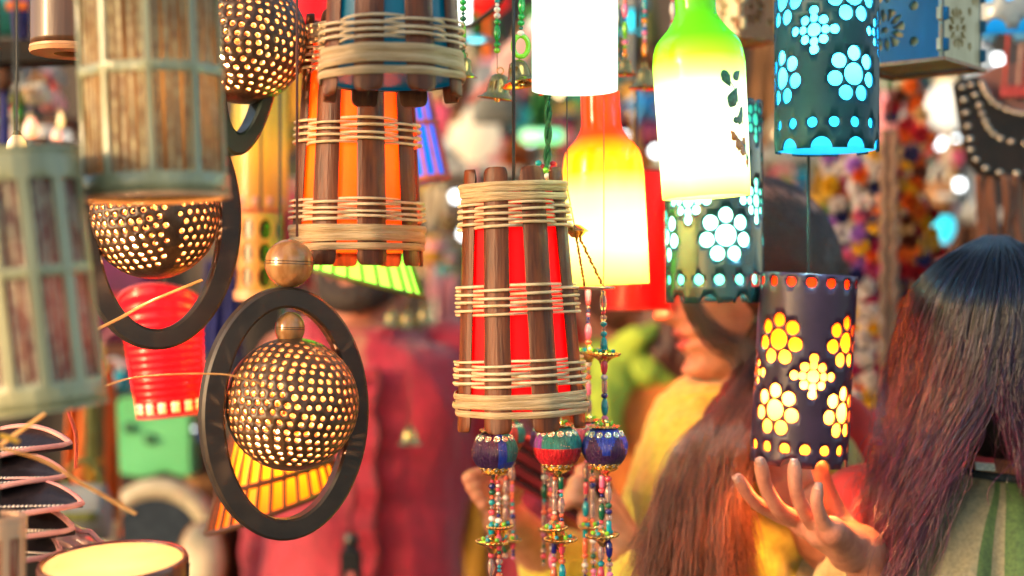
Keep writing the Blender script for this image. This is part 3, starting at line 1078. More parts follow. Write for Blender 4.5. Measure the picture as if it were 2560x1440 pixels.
# =========================================================== laser cut wooden box lanterns
def star_panel(w, h, mat, tongues=True):
    """plywood panel, star lattice cut right through, finger joints at both upright edges"""
    out = []
    tn = 4
    th = .005
    out += [(-w / 2, 0), (w / 2, 0)]
    if tongues:
        for i in range(tn):
            z0, z1 = h * (i + .18) / tn, h * (i + .62) / tn
            out += [(w / 2, z0), (w / 2 + th, z0 + .001), (w / 2 + th, z1 - .001), (w / 2, z1)]
    out += [(w / 2, h), (-w / 2, h)]
    if tongues:
        for i in reversed(range(tn)):
            z0, z1 = h * (i + .18) / tn, h * (i + .62) / tn
            out += [(-w / 2, z1), (-w / 2 - th, z1 - .001), (-w / 2 - th, z0 + .001), (-w / 2, z0)]
    holes = []
    cell = .046

    def star(cx, cz):
        holes.append([(cx + .0035 * math.cos(q), cz + .0035 * math.sin(q)) for q in (2 * PI * i / 12 for i in range(12))])
        for k in range(12):
            a = 2 * PI * k / 12 + .13
            d0, d1 = .0072, .0205
            wd = .0046
            if k % 2:
                pts = [(d0, 0), (.0125, -wd * .75), (d1, -wd * .3), (d1, wd * .3), (.0125, wd * .75)]
            else:
                pts = [(d0, 0), (d1 * .92, -wd), (d1 * 1.02, wd * .1), (d1 * .92, wd)]
            holes.append([(cx + x * math.cos(a) - z * math.sin(a), cz + x * math.sin(a) + z * math.cos(a)) for x, z in pts])
    for cx, cz in ((-.012, .032), (-.012, .079), (.034, .079)):
        star(cx, cz)
    for cx, cz in ((.018, .0175), (.018, .052), (-.040, .055), (.020, .098)):
        holes.append([(cx + .0045 * math.cos(q), cz + .0045 * math.sin(q)) for q in (2 * PI * i / 12 for i in range(12))])
    okh = []
    for q in holes:
        if all(-w / 2 + .003 < x < w / 2 - .003 and .006 < z < h - .004 for x, z in q):
            okh.append(q)
    vs, es = [], []
    for lp in [out] + okh:
        b = len(vs)
        vs += lp
        es += [(b + i, b + (i + 1) % len(lp)) for i in range(len(lp))]
    ov, oe, of, *_ = delaunay_2d_cdt([Vector(p) for p in vs], es, [], 0, 1e-7)

    def inp(x, z, q):
        c = False
        for i in range(len(q)):
            (x1, z1), (x2, z2) = q[i], q[i - 1]
            if (z1 > z) != (z2 > z) and x < (x2 - x1) * (z - z1) / (z2 - z1) + x1:
                c = not c
        return c
    fs = []
    for f in of:
        cx = sum(ov[i].x for i in f) / len(f)
        cz = sum(ov[i].y for i in f) / len(f)
        if inp(cx, cz, out) and not any(inp(cx, cz, q) for q in okh):
            fs.append(f)
    return MB().add([(p.x, 0, p.y) for p in ov], fs).mesh('star_panel', mat, smooth=False)


PLYB = pbr('blue_stained_plywood', (.004, .13, .27), (.004, .085, .18), scale=(30, 30, 6), rough=.75, bump=.2)
PLYC = pbr('cream_plywood', (.72, .66, .42), (.55, .48, .27), scale=(60, 60, 10), rough=.55, bump=.2)
PLYG = pbr('ochre_paper', (.62, .50, .22), (.52, .40, .16), scale=40, rough=.7, trans=.3)
PLYK = pbr('brown_plywood', (.42, .20, .08), (.26, .11, .045), scale=(60, 60, 10), rough=.5, bump=.2)


def box_lantern(label, cx, by, d, w, h, yaw, front, side, foot, group='laser cut box lanterns'):
    M = Matrix.Translation(P(cx, by, d)) @ Matrix.Rotation(yaw, 4, 'Z')
    o = thing('box_lantern', label, 'lantern', M=M, group=group)
    me = star_panel(w, h, front)
    ms = star_panel(w, h, side)
    for k in range(4):
        Mk = Matrix.Rotation(k * PI / 2, 4, 'Z') @ Matrix.Translation((0, -w / 2, 0))
        q = put('star_panel', me if k % 2 == 0 else ms, o, Mk)
        q.modifiers.new('thickness', 'SOLIDIFY').thickness = .004
    MB().box((-w / 2 + .006, -w / 2 + .006, .001), (w / 2 - .006, w / 2 - .006, h - .002)).obj('paper_lining', PLYG, o, smooth=False)
    mb = MB()
    a, b = w / 2 + .004, w / 2 - .012
    for k in range(4):
        Mk = Matrix.Rotation(k * PI / 2, 4, 'Z')
        mb.add([Mk @ Vector(p) for p in ((-a, -a, -.004), (a, -a, -.004), (b, -b, .010), (-b, -b, .010), (-a, -a, -.0005), (a, -a, -.0005))], [(0, 1, 2, 3), (4, 5, 1, 0)])
    mb.obj('foot_frame', foot, o, smooth=False)
    cord(o, M, h, CORD)
    return o


box_lantern('blue stained wooden box lantern with cut star lattice and cream sides, top right', 2292, 168, 1.42, .094, .118, math.radians(-40), PLYB, PLYC, PLYK)
box_lantern('brown wooden box lantern with jigsaw corners between the green bottle and the cyan lamp', 1852, 100, 1.62, .058, .118, math.radians(35), PLYK, PLYC, PLYK)
# =========================================================== bead strings, bells, thread balls
def gem(name, c, rough=.12, trans=0):
    m, nt, b, out = nodes(name)
    b.inputs['Base Color'].default_value = (*c, 1)
    b.inputs['Roughness'].default_value = rough
    b.inputs['Coat Weight'].default_value = .6
    b.inputs['Transmission Weight'].default_value = trans
    return m


GEMS = {k: gem(k + '_glass_bead', W(*v)) for k, v in dict(green=(10, 150, 60), lime=(120, 200, 40), teal=(10, 150, 160), navy=(25, 25, 110), red=(215, 35, 40), coral=(245, 110, 70), pink=(235, 120, 160), pearl=(235, 225, 215),
                                                          amber=(235, 140, 30), violet=(110, 40, 140), emerald=(5, 90, 60), blue=(20, 120, 210), rose=(225, 70, 90)).items()}
GEMS['clear'] = gem('clear_glass_bead', W(255, 215, 205), .06, .75)
GOLD = pbr('gilt_bead', (.80, .52, .18), (.62, .36, .10), scale=200, rough=.22, metal=1)
STRN = pbr('waxed_string', (.10, .06, .05), rough=.6)
GSTR = pbr('green_cord', (.01, .15, .05), (.005, .08, .03), scale=400, rough=.7, bump=.5)
_bm = {}


def bead_mesh(kind, col):
    key = (kind, col)
    if key in _bm:
        return _bm[key]
    mat = GOLD if col == 'gold' else GEMS[col]
    mb = MB()
    if kind == 'long':
        mb.lathe([(0, -.0075), (.0014, -.0074), (.0026, -.005), (.0033, 0), (.0026, .005), (.0014, .0074), (0, .0075)], 14)
    elif kind == 'tube':
        mb.lathe([(0, -.0055), (.0022, -.0054), (.0025, -.0045), (.0025, .0045), (.0022, .0054), (0, .0055)], 14)
    elif kind == 'mid':
        mb.ball((0, 0, 0), (.0032, .0032, .0027), 14)
    else:
        mb.ball((0, 0, 0), (.0021, .0021, .0017), 12)
    _bm[key] = mb.mesh('bead', mat, sharp=0)
    return _bm[key]


BH = dict(long=.0152, tube=.0112, mid=.0056, seed=.0036)


def run_beads(parent, x, y, z, length, palette, rr, lean=(0, 0), scale=1, dens=1):
    """beads threaded downwards from (x,y,z) for a length; returns the end point"""
    p = Vector((x, y, z))
    done = 0
    last = None
    while done < length:
        kind = rr.choices(('seed', 'mid', 'long', 'tube'), (5, 4, 2.2, 1))[0]
        if last in ('long', 'tube') and kind in ('long', 'tube'):
            kind = 'seed'
        last = kind
        hgt = BH[kind] * scale * .96
        c = p + Vector((lean[0] * (done + hgt / 2), lean[1] * (done + hgt / 2), -(done + hgt / 2)))
        if rr.random() < dens:
            put('bead', bead_mesh(kind, rr.choice(palette)), parent, Matrix.Translation(c) @ Matrix.Rotation(-lean[0], 4, 'Y') @ Matrix.Scale(scale, 4))
        done += hgt
    MB().tube([p, p + Vector((lean[0] * done, lean[1] * done, -done))], .0005, 5).obj('string', STRN, parent)
    return p + Vector((lean[0] * done, lean[1] * done, -done))


def disc_mesh(rad, name='spacer_disc'):
    """gilt cup with a beaded brim and a few stones"""
    mb = MB()
    mb.lathe([(0, -.0105), (.0025, -.010), (.0045, -.006), (rad * .6, -.0028), (rad * .97, -.001), (rad, .0002), (rad * .93, .0012), (rad * .5, .002), (.004, .0045), (.0028, .0075), (0, .008)], 32)
    for i in range(22):
        q = 2 * PI * i / 22
        mb.ball((rad * .97 * math.cos(q), rad * .97 * math.sin(q), .0008), .0011, 8)
    for i in range(6):
        q = 2 * PI * i / 6
        mb.ball((rad * .55 * math.cos(q), rad * .55 * math.sin(q), .0028), .0022, 8, 1 + i % 2)
    return mb.mesh(name, [GOLD, GEMS['teal'], GEMS['lime']], sharp=40)


DISC = disc_mesh(.0118)
DISCB = disc_mesh(.0145)
BELLM = MB().lathe([(0, .0205), (.004, .0202), (.0075, .0178), (.0092, .012), (.0105, .005), (.0135, .0012), (.0172, -.0006), (.0176, -.0012), (.0168, -.0012), (.0128, .0002), (.0094, .004), (.008, .012), (.0062, .0165), (0, .0185)], 32)
BELLM.tube([(.0028 * math.cos(q), 0, .0232 + .0028 * math.sin(q)) for q in (2 * PI * i / 12 for i in range(12))], .0006, 6, True)
BELL = BELLM.mesh('bell', BRASS, sharp=50)
CLAP = MB().ball((0, 0, -.001), .003, 10).tube([(0, 0, 0), (0, 0, .015)], .0006, 6).mesh('clapper', BRASS, sharp=0)


def bell_string(label, x, y_bell, d, palette, scale=1, top=-200, lean=0, tilt=0, ring=False, seed=1, gap=0, cap=None):
    """beaded string with a brass bell at its foot; y_bell: picture height of the bell's brim"""
    foot = P(x, y_bell, d)
    o = thing('bell_string', label, 'bell string', foot, group='beaded bell strings')
    rr = random.Random(seed)
    b = put('bell', BELL, o, Matrix.Rotation(tilt, 4, 'Y') @ Matrix.Rotation(tilt * .6, 4, 'X') @ Matrix.Scale(scale, 4))
    put('clapper', CLAP, b)
    zt = (y_bell - top) * K * d
    z0 = .0235 * scale
    MB().tube([(0, 0, z0), (0, 0, z0 + gap)], .0004, 5).obj('string', STRN, o)
    if ring:
        MB().tube([(.0065 * math.cos(q), .001, z0 + .009 + .009 * math.sin(q)) for q in (2 * PI * i / 24 for i in range(24))], .0022, 8, True).obj('ring_bead', GEMS['lime'], o)
        z0 += .0175
    run_beads(o, lean * (zt - z0), 0, zt, zt - z0 - gap, palette, rr, (-lean, 0))
    w = foot.z + zt
    MB().tube([(lean * (zt - z0), 0, zt), (lean * (zt - z0), 0, CEIL - foot.z)], .0005, 5).obj('hanging_string', STRN, o)
    return o


GRN = ('green', 'green', 'lime', 'pearl', 'emerald', 'green', 'teal')
MIX = ('pearl', 'pink', 'teal', 'amber', 'lime', 'blue', 'coral')
bell_string('green bead string with a brass bell left of the black flex', 1243, 244, 1.26, GRN, 1.02, seed=3, gap=.018, tilt=.12)
bell_string('green bead string with ring bead and wide brimmed bell right of the flex', 1302, 208, 1.22, GRN, .98, seed=8, ring=True, lean=.03, tilt=-.16)
bell_string('bell peeking out behind the right side of the teal bamboo lamp', 1158, 188, 1.24, GRN, .75, seed=12, tilt=.1)
bell_string('small green tinted bell under beads just right of the white glass cylinder', 1563, 184, 1.42, MIX, .72, seed=21)
bell_string('broad yellow bell under mixed beads left of the green bottle lamp', 1612, 218, 1.45, MIX, .95, seed=33, gap=.02)
bell_string('short string of pearl and pink beads touching the green bottle neck', 1682, 92, 1.45, ('pearl', 'pink', 'pearl', 'coral', 'green'), .3, seed=41)
bell_string('string of pink and teal beads against the right edge of the white glass cylinder', 1540, 150, 1.40, MIX, .3, seed=44)

# twisted green cord below the white cylinder, ending in a knot of beads
o = thing('green_rope', 'twisted dark green cord hanging from under the white glass cylinder with a bead knot', 'rope', P(1365, 440, 1.24))
k = K * 1.24
for s in (0, PI):
    MB().tube([(.0018 * math.cos(i * .55 + s) + .002 * math.sin(i * .11), .0018 * math.sin(i * .55 + s), i * .0032) for i in range(200)], .0019, 7).obj('rope_strand', GSTR, o)
MB().tube([(.0, 0, .64), (0, 0, CEIL - P(0, 440, 1.24).z)], .001, 6).obj('hanging_string', STRN, o)
rr = random.Random(5)
for i in range(12):
    put('bead', bead_mesh('mid', ('pearl', 'red', 'teal', 'gold', 'lime')[i % 5]), o, Matrix.Translation((rr.uniform(-.007, .007), rr.uniform(-.006, .006), rr.uniform(-.004, .012))))
BELL2 = put('bell', BELL, o, Matrix.Translation((.006, .004, .076)) @ Matrix.Rotation(-.3, 4, 'Y') @ Matrix.Scale(.8, 4))


def thread_ball(parent, z, r, top, bottom, band, flip=False):
    """ball wound with lustrous thread: ribs, a sequinned collar, gilt caps"""
    mb = MB()
    n = 72
    rows = []
    H = 22
    for i in range(H + 1):
        a = -PI / 2 + PI * i / H
        row = []
        for j in range(n):
            t = 2 * PI * j / n
            q = r * (1 + .018 * math.cos(j * PI) * math.cos(a) + .012 * math.sin(3 * t + 5 * a))
            row.append((q * math.cos(a) * math.cos(t), q * math.cos(a) * math.sin(t), q * .96 * math.sin(a)))
        rows.append(row)
    vs = [p for q in rows for p in q]
    fs, b = [], len(rows[0])
    for i in range(H):
        for j in range(n):
            t = 2 * PI * (j + .5) / n
            f = (i, j)
            if band == 'split':
                m = 1 if i < H * .46 else (0 if math.sin(t - 1.1) < .35 else 2)
            elif band == 'blue':
                m = 0 if i > H * (.52 + .14 * math.sin(5 * t)) else 1
            else:
                m = 2 if (math.cos(t) > .55 and i > H * .35) else (0 if math.cos(t) > .2 else 1)
            mb.add([], [])
            mb.f.append((i * n + j, i * n + (j + 1) % n, (i + 1) * n + (j + 1) % n, (i + 1) * n + j))
            mb.m.append(m)
    mb.v = vs
    o = mb.obj('thread_ball', [top, bottom, THR['violet' if band == 'split' else 'teal']], parent, sharp=0)
    o.location.z = z
    # sequin collars
    s = MB()
    for zz, rr_, m in ((.62, .74, 0), (-.80, .56, 1)):
        s = MB()
        cnt = 13
        if m == 0:
            for i in range(44):
                aa, bb = rr_ * 97 + i * 2.399, -.7 + 1.35 * ((i * .618) % 1)
                v = Vector((math.cos(bb) * math.cos(aa), math.cos(bb) * math.sin(aa), math.sin(bb) * .96)) * r * 1.01
                s.ball(v, r * .016, 5, i % 3)
        for i in range(cnt):
            q = 2 * PI * i / cnt
            c = Vector((r * rr_ * 1.06 * math.cos(q), r * rr_ * 1.06 * math.sin(q), r * .96 * zz))
            nrm = Vector((math.cos(q) * rr_, math.sin(q) * rr_, zz * .8)).normalized()
            Mq = nrm.to_track_quat('Z', 'Y').to_matrix()
            s.tube([c + Mq @ Vector((r * .115 * math.cos(w), r * .115 * math.sin(w), 0)) for w in (2 * PI * a / 10 for a in range(10))], r * .045, 6, True, m)
            s.ball(c, r * .06, 6, 2)
        sq = s.obj('sequin_collar', [SEQ, GOLD, GEMS['pearl']], parent, sharp=0)
        sq.location.z = z
    g = MB()
    g.lathe([(0, r * 1.30), (r * .14, r * 1.28), (r * .2, r * 1.12), (r * .42, r * .98), (r * .62, r * .93), (r * .64, r * .88), (r * .5, r * .78), (0, r * .8)], 28)
    for i in range(16):
        q = 2 * PI * i / 16
        g.ball((r * .62 * math.cos(q), r * .62 * math.sin(q), r * .92), r * .06, 6)
    for i in range(5):
        q = 2 * PI * i / 5 + .4
        g.ball((r * .36 * math.cos(q), r * .36 * math.sin(q), r * 1.04), r * .1, 8, 1)
    c = g.obj('gilt_cap', [GOLD, GEMS['lime']], parent, sharp=40)
    c.location.z = z
    g = MB()
    g.lathe([(0, -r * .8), (r * .55, -r * .86), (r * .6, -r * .92), (r * .46, -r * 1.02), (r * .22, -r * 1.1), (r * .12, -r * 1.25), (0, -r * 1.26)], 28)
    c = g.obj('gilt_cap', [GOLD, GEMS['lime']], parent, sharp=40)
    c.location.z = z


THR = {k: pbr(k + '_thread', W(*c), tuple(v * .5 for v in W(*c)), scale=(500, 500, 40), rough=.36, sheen=.05, bump=.6, bscale=(900, 900, 90)) for k, c in
       dict(teal=(0, 135, 140), violet=(120, 40, 165), purple=(58, 8, 80), blue=(10, 60, 195), crimson=(215, 15, 40), coral=(235, 70, 60), pink=(225, 90, 120)).items()}
SEQ = pbr('sequin', (.70, .85, .72), (.55, .70, .62), scale=300, rough=.18, metal=.8)


def tassel(label, x, y, d, r_px, cols, band, strings, discs, seed, down=420, ytop=940):
    """hanging ornament: double bead strings, a wound thread ball, gilt discs below. strings: picture x of the upper strings"""
    c = P(x, y, d)
    k = K * d
    o = thing('bead_tassel', label, 'bead ornament', c, group='bead ornaments with thread balls')
    r = r_px * k
    thread_ball(o, 0, r, THR[cols[0]], THR[cols[1]], band)
    rr = random.Random(seed)
    PAL = ('coral', 'clear', 'clear', 'rose', 'teal', 'navy', 'clear', 'coral', 'emerald', 'pearl', 'clear', 'pink')
    # one string above, two below
    up = (CEIL - c.z)
    ylen = (y - ytop) * k
    sx = (strings - x) * k
    run_beads(o, sx, 0, ylen, ylen - r * 1.3, PAL, rr, (-sx / max(.01, ylen - r * 1.3), 0))
    if ytop < 800:
        MB().tube([(sx, 0, ylen), (sx * .6, 0, ylen + .03), (sx * .6, 0, up)], .0005, 5).obj('hanging_string', STRN, o)
    for n, dx in enumerate((-.0022, .0028)):
        run_beads(o, dx, .002 * (1 - 2 * n), -r * 1.24, down * k - r, PAL, rr, ((-.02, .025)[n] * .6, 0))
    for dx, dy, big in discs:
        put('spacer_disc', DISCB if big else DISC, o, Matrix.Translation((dx * k, .001 * dx % .004, -dy * k)) @ Matrix.Rotation(rr.uniform(-.14, .14), 4, 'Y'))
    return o


tassel('bead ornament with a plum and blue thread ball, left of the three front ones', 1237, 1128, 1.245, 57, ('blue', 'purple'), 'side', 1244, ((14, 190, False), (-6, 228, True)), 11)
tassel('bead ornament with a teal, violet and red thread ball, middle of the three front ones', 1394, 1117, 1.25, 60, ('teal', 'crimson'), 'split', 1388, ((-8, 205, False), (8, 232, True)), 12)
tassel('bead ornament with a deep blue thread ball, right of the three front ones', 1512, 1118, 1.25, 57, ('blue', 'purple'), 'blue', 1508, ((-2, -232, True), (-6, 222, True)), 13, ytop=726)
tassel('blurred bead ornament with a coral thread ball behind the left front one', 1272, 1088, 1.36, 42, ('coral', 'coral'), 'side', 1276, ((0, 260, False),), 14, 300)
tassel('blurred bead ornament with a pale teal thread ball behind the right front one', 1472, 1092, 1.33, 46, ('teal', 'pink'), 'side', 1470, ((0, -210, True), (6, 225, False)), 15, ytop=726)
tassel('blurred bead ornament with a pink thread ball behind the middle front one', 1368, 1098, 1.38, 42, ('pink', 'violet'), 'split', 1370, ((10, 228, False),), 16, 300)
# the round hanger the right strings pass through, and the dark amber strings in front of the amber bottle
o = thing('hanger_disc', 'flat pinkish hanger disc under the amber bottle lamp with two thin amber strings above', 'hanger', P(1484, 720, 1.215))
k = K * 1.215
MB().lathe([(0, -.0015), (.0180, -.0012), (.0186, 0), (.0180, .0012), (0, .0015)], 40).obj('disc', pbr('rosy_gilt', (.75, .42, .32), (.6, .3, .2), scale=100, rough=.3, metal=.8), o)
for x0, y0, x1, y1 in ((1440, 588, 1462, 718), (1447, 590, 1506, 712)):
    pts = [((x0 + (x1 - x0) * t - 1484) * k, 0, (720 - (y0 + (y1 - y0) * t)) * k) for t in (i / 14 for i in range(15))]
    s = MB().tube(pts, .0006, 5)
    for i, p in enumerate(pts[1:-1]):
        s.ball(p, (.0013, .0013, .0028) if i % 3 == 0 else (.0013, .0013, .0015), 8)
    s.obj('beaded_string', pbr('amber_bead%d' % x1, (.50, .20, .02), (.35, .10, .01), scale=200, rough=.2), o)
MB().lathe([(0, .006), (.004, .005), (.009, .0015), (.011, 0), (.008, -.001), (.0045, -.005), (0, -.006)], 24).obj('gilt_cup', GOLD, o).location = ((1441 - 1484) * k, 0, (720 - 578) * k)
MB().tube([((1437 - 1484) * k, 0, (720 - 570) * k), ((1418 - 1484) * k, 0, (720 - 470) * k), ((1410 - 1484) * k, 0, CEIL - P(0, 720, 1.215).z)], .0006, 5).obj('hanging_string', STRN, o)

# =========================================================== cane strips, leather fans, drum (left foreground)
CANEO = pbr('orange_split_cane', (.80, .42, .12), (.62, .27, .06), scale=(60, 60, 60), rough=.45)


def cane_strip(label, pts, rad, flat=.35, mat=None):
    q = spline([P(*p) for p in pts], 40)
    o = MB().tube([Vector(v) for v in q], rad, 8, flat=flat).obj('cane_strip', mat or CANEO, None)
    tag(o, label, 'cane strip', 'loose strips of split cane')


cane_strip('thin cane strip arching from the tilted shade to the coconut ball in the oval ring', [(250, 970, 1.08), (330, 945, 1.1), (450, 935, 1.11), (560, 936, 1.115), (610, 948, 1.12), (655, 960, 1.13)], .0019)
cane_strip('cane strip crossing the open red film shade', [(230, 830, 1.12), (300, 795, 1.14), (380, 752, 1.16), (505, 700, 1.18)], .0030)
cane_strip('thick cane strip rising in the bottom left under the tilted shade', [(-30, 1135, .97), (40, 1085, .98), (112, 1035, .99)], .0040)
cane_strip('long pale cane strip running down to the right over the leather fans', [(0, 1118, 1.0), (110, 1152, 1.0), (200, 1205, 1.0), (340, 1285, 1.0)], .0033)
cane_strip('red cane strip hanging down beside the leather fans', [(172, 1030, 1.1), (190, 1090, 1.1), (190, 1170, 1.1)], .0032, mat=pbr('red_split_cane', (.75, .10, .06), rough=.4))
cane_strip('bright yellow bundle of cane at the left edge', [(-20, 1085, .96), (20, 1093, .96), (46, 1106, .96)], .0048, mat=pbr('yellow_split_cane', (.90, .50, .04), rough=.4))

FLEA = pbr('black_leather', (.022, .014, .018), (.012, .009, .012), scale=80, rough=.4, coat=.2, bump=.3)
FPNK = pbr('pink_edging', (.82, .38, .32), (.70, .26, .25), scale=60, rough=.35)
FBEAD = pbr('white_trim_bead', (.80, .66, .55), rough=.25)


def leaf_fan(label, tip, root, half, d, up, seed):
    """pointed leather leaf: dark face, raised pink edge, rows of seed beads, shown almost edge on"""
    a, b = P(*root, d), P(*tip, d)
    ax = (b - a)
    Ln = ax.length
    ax.normalize()
    z = Vector((0, 0, 1)) - ax * ax.z
    z.normalize()
    y = z.cross(ax)
    M = Matrix((ax, y, z)).transposed().to_4x4()
    M.translation = a
    M = M @ Matrix.Rotation(up, 4, 'X')
    o = thing('leather_leaf', label, 'leather leaf', M=M, group='beaded leather leaves')
    n = 24
    wid = lambda t: half * (1 - t) ** .8 * (1 + .5 * t)
    top, bot, e1, e2 = [], [], [], []
    rows = []
    for i in range(n + 1):
        t = i / n
        w = wid(t)
        x = Ln * t
        cup = .006 * math.sin(PI * t)
        rows.append([(x, s * w, cup * s * s - .004 * (1 - s * s)) for s in (-1, -.5, 0, .5, 1)])
        e1.append((x, w, cup))
        e2.append((x, -w, cup))
    f = MB().grid(rows).obj('leaf_face', FLEA, o)
    f.modifiers.new('thickness', 'SOLIDIFY').thickness = .002
    MB().tube(e1 + e2[::-1][1:], .0022, 8).obj('pink_edge', FPNK, o)
    mb = MB()
    for s in (-.72, -.35, .0):
        for i in range(19):
            t = .03 + .045 * i
            mb.ball((Ln * t, s * wid(t), .006 * math.sin(PI * t) * s * s - .004 * (1 - s * s) + .0014), .0019, 8)
    mb.obj('bead_trim', FBEAD, o, sharp=0)


leaf_fan('dark beaded leather leaf with a pink edge, topmost of the stack at the left', (176, 1108), (-40, 1118), .030, 1.16, .38, 1)
leaf_fan('dark beaded leather leaf pointing right, second from the top of the stack', (166, 1188), (-40, 1190), .030, 1.13, .42, 2)
leaf_fan('longest dark beaded leather leaf with a sharp pink tip, third in the stack', (206, 1258), (-40, 1262), .034, 1.10, .40, 3)
leaf_fan('dark beaded leather leaf just right of the small peach shade', (182, 1322), (-10, 1318), .030, 1.10, .42, 4)
leaf_fan('lowest dark beaded leather leaf above the drum', (150, 1380), (-10, 1372), .034, 1.10, .44, 5)
# crinkled clear wrapper with pink edge lying from the leaves to the drum
o = thing('clear_wrapper', 'crinkled pale pink wrapper sloping down from the leather leaves to the drum', 'wrapper', P(200, 1360, 1.2))
rows = []
for i in range(25):
    t = i / 24
    top = P(70 + 260 * t, 1240 + 165 * t, 1.2) - P(200, 1360, 1.2)
    bot = P(60 + 270 * t, 1400 + 10 * t, 1.16) - P(200, 1360, 1.2)
    rows.append([tuple(top + (bot - top) * s + Vector((0, .012 * noise.noise(Vector((t * 6, s * 5, 2))), .004 * noise.noise(Vector((t * 9, s * 7, 9)))))) for s in (j / 12 for j in range(13))])
wr = MB().grid(rows).obj('wrapper_sheet', pbr('pale_pink_film', (.75, .45, .36), (.58, .30, .26), scale=30, rough=.15, coat=.6, trans=.35), o, sharp=0)
wr.modifiers.new('thickness', 'SOLIDIFY').thickness = .0004
MB().tube([tuple(r[0]) for r in rows], .003, 8).obj('pink_edge', FPNK, o)

o = thing('hand_drum', 'round drum lamp glowing through its cream skin at the bottom left edge', 'drum lamp', M=Matrix.Translation(P(285, 1440, 1.05)) @ Matrix.Rotation(.10, 4, 'X') @ Matrix.Rotation(-.02, 4, 'Y'))
k = K * 1.05
MB().lathe([(0, .012), (.040, .0122), (.0492, .0115), (.0500, .0105)], 64).obj('drum_skin', pbr('cream_goatskin', (.85, .68, .42), (.76, .55, .30), scale=14, rough=.5, trans=.55), o, sharp=0)
bulb(o, -.045, WARM(14), .018)
MB().lathe([(.0500, .0104), (.0515, .0128), (.0535, .0125), (.0545, .010), (.0538, -.005), (.047, -.07), (.045, -.07), (.049, 0), (.0500, .0104)], 64).obj('drum_body', pbr('red_brown_wood', (.16, .035, .02), (.09, .02, .012), scale=(60, 60, 6), rough=.3, coat=.4), o)
for q in range(10):
    a = 2 * PI * q / 10
    MB().tube([(.0555 * math.cos(a), .0555 * math.sin(a), .009), (.0495 * math.cos(a + .15), .0495 * math.sin(a + .15), -.06)], .0009, 6).obj('tension_cord', STRN, o)

# black shelf bar top left with pouches on it
o = MB().box((-.0, -.02, -.012), (.19, .02, .010), Matrix.Translation(P(-160, 140, 1.5)) @ Matrix.Rotation(-.03, 4, 'Y')).obj('shelf_bar', pbr('black_painted_wood', (.006, .006, .006), (.02, .011, .006), scale=(8, 60, 60), rough=.6, spec=.2), None, bevel=.002)
tag(o, 'black painted wooden shelf bar in the top left corner', 'shelf bar')
# =========================================================== people
SKIN = pbr('warm_skin', (.55, .25, .16), (.44, .18, .11), scale=70, rough=.45, bump=.3, bscale=420, spec=.4, sss=.25)
SKIN2 = pbr('tan_skin', (.52, .21, .135), (.36, .125, .08), scale=50, rough=.5, bump=.2, bscale=420, spec=.35, sss=.15)
LIPS = pbr('lip', (.42, .10, .09), rough=.35)
NAIL = pbr('nail', (.56, .30, .24), rough=.18)
EYEW = pbr('eye_white', (.72, .68, .64), rough=.15)
IRIS = pbr('dark_iris', (.02, .012, .008), rough=.1)

_zf = [-.004, .000, .012, .028, .042, .050, .058, .068, .080, .100, .118, .130, .150, .172, .195, .213, .222, .225]
_yf = [.050, .070, .0865, .0815, .088, .0845, .0895, .0845, .086, .084, .0835, .0905, .0925, .0885, .072, .047, .024, .0]
_zb = [-.004, .02, .05, .08, .11, .14, .17, .195, .213, .222, .225]
_yb = [-.005, -.030, -.058, -.082, -.096, -.102, -.096, -.076, -.046, -.022, .0]
_zw = [-.004, .000, .015, .035, .06, .09, .12, .15, .175, .2, .215, .222, .225]
_wd = [.020, .030, .043, .053, .060, .0665, .0705, .0735, .071, .056, .037, .019, .0]
YF, YB, WDT = smooth1(_zf, _yf), smooth1(_zb, _yb), smooth1(_zw, _wd)


def g(x, s):
    return math.exp(-(x / s) ** 2)


def add_head(mb, M, nose=1.0):
    """one closed head: skull, brow, eye sockets, nose, lips, chin, ears. origin = under the chin on the ear axis; y forward, z up"""
    rows = []
    zs = [-.004 + .229 * i / 150 for i in range(151)]
    for z in zs:
        f, b, w = YF(z), YB(z), WDT(z)
        row = []
        for j in range(112):
            t = 2 * PI * j / 112
            c, s = math.cos(t), math.sin(t)
            x = w * math.copysign(abs(c) ** .86, c)
            y = f * abs(s) ** .92 if s > 0 else b * -abs(s) ** .9 * -1
            if s <= 0:
                y = b * abs(s) ** .9
            if s > 0:
                nz = 0
                if .062 < z < .128:       # nose ridge, growing towards the tip, then in to the lip
                    rr_ = max(0, min(1, (.126 - z) / .044))
                    prof = .027 * rr_ ** 1.25 if z > .080 else .027 * max(0, min(1, (z - .064) / .012)) ** .7
                    nz += prof * g(x, .0095 + .004 * rr_)
                    nz += .011 * g(z - .0765, .007) * g(abs(x) - .0125, .0055)      # wings
                nz += .0055 * g(z - .0425, .0052) * g(x, .018)        # lower lip
                nz += .0060 * g(z - .0565, .0048) * g(x, .020)        # upper lip
                nz -= .0045 * g(z - .0495, .0024) * g(x, .022)        # mouth line
                nz -= .0030 * g(z - .067, .006) * g(x, .004)          # philtrum
                nz += .004 * g(z - .014, .010) * g(x, .016)           # chin
                nz -= .0115 * g(z - .1165, .0095) * g(abs(x) - .0315, .0135)  # sockets
                nz += .004 * g(z - .131, .006) * g(abs(x) - .030, .018)       # brow
                nz += .004 * g(z - .092, .013) * g(abs(x) - .042, .016)       # cheek
                y += nz * nose * (abs(s) ** .3)
            row.append(M @ Vector((x, y, z)))
        rows.append(row)
    mb.grid(rows, True, 0, True, True)
    for sx in (-1, 1):
        mb.ball(M @ Vector((sx * .0735, -.006, .100)), (.0075, .017, .030), 14, 0, M)
        mb.ball(M @ Vector((sx * .0775, -.012, .106)), (.007, .012, .020), 12, 0, M)


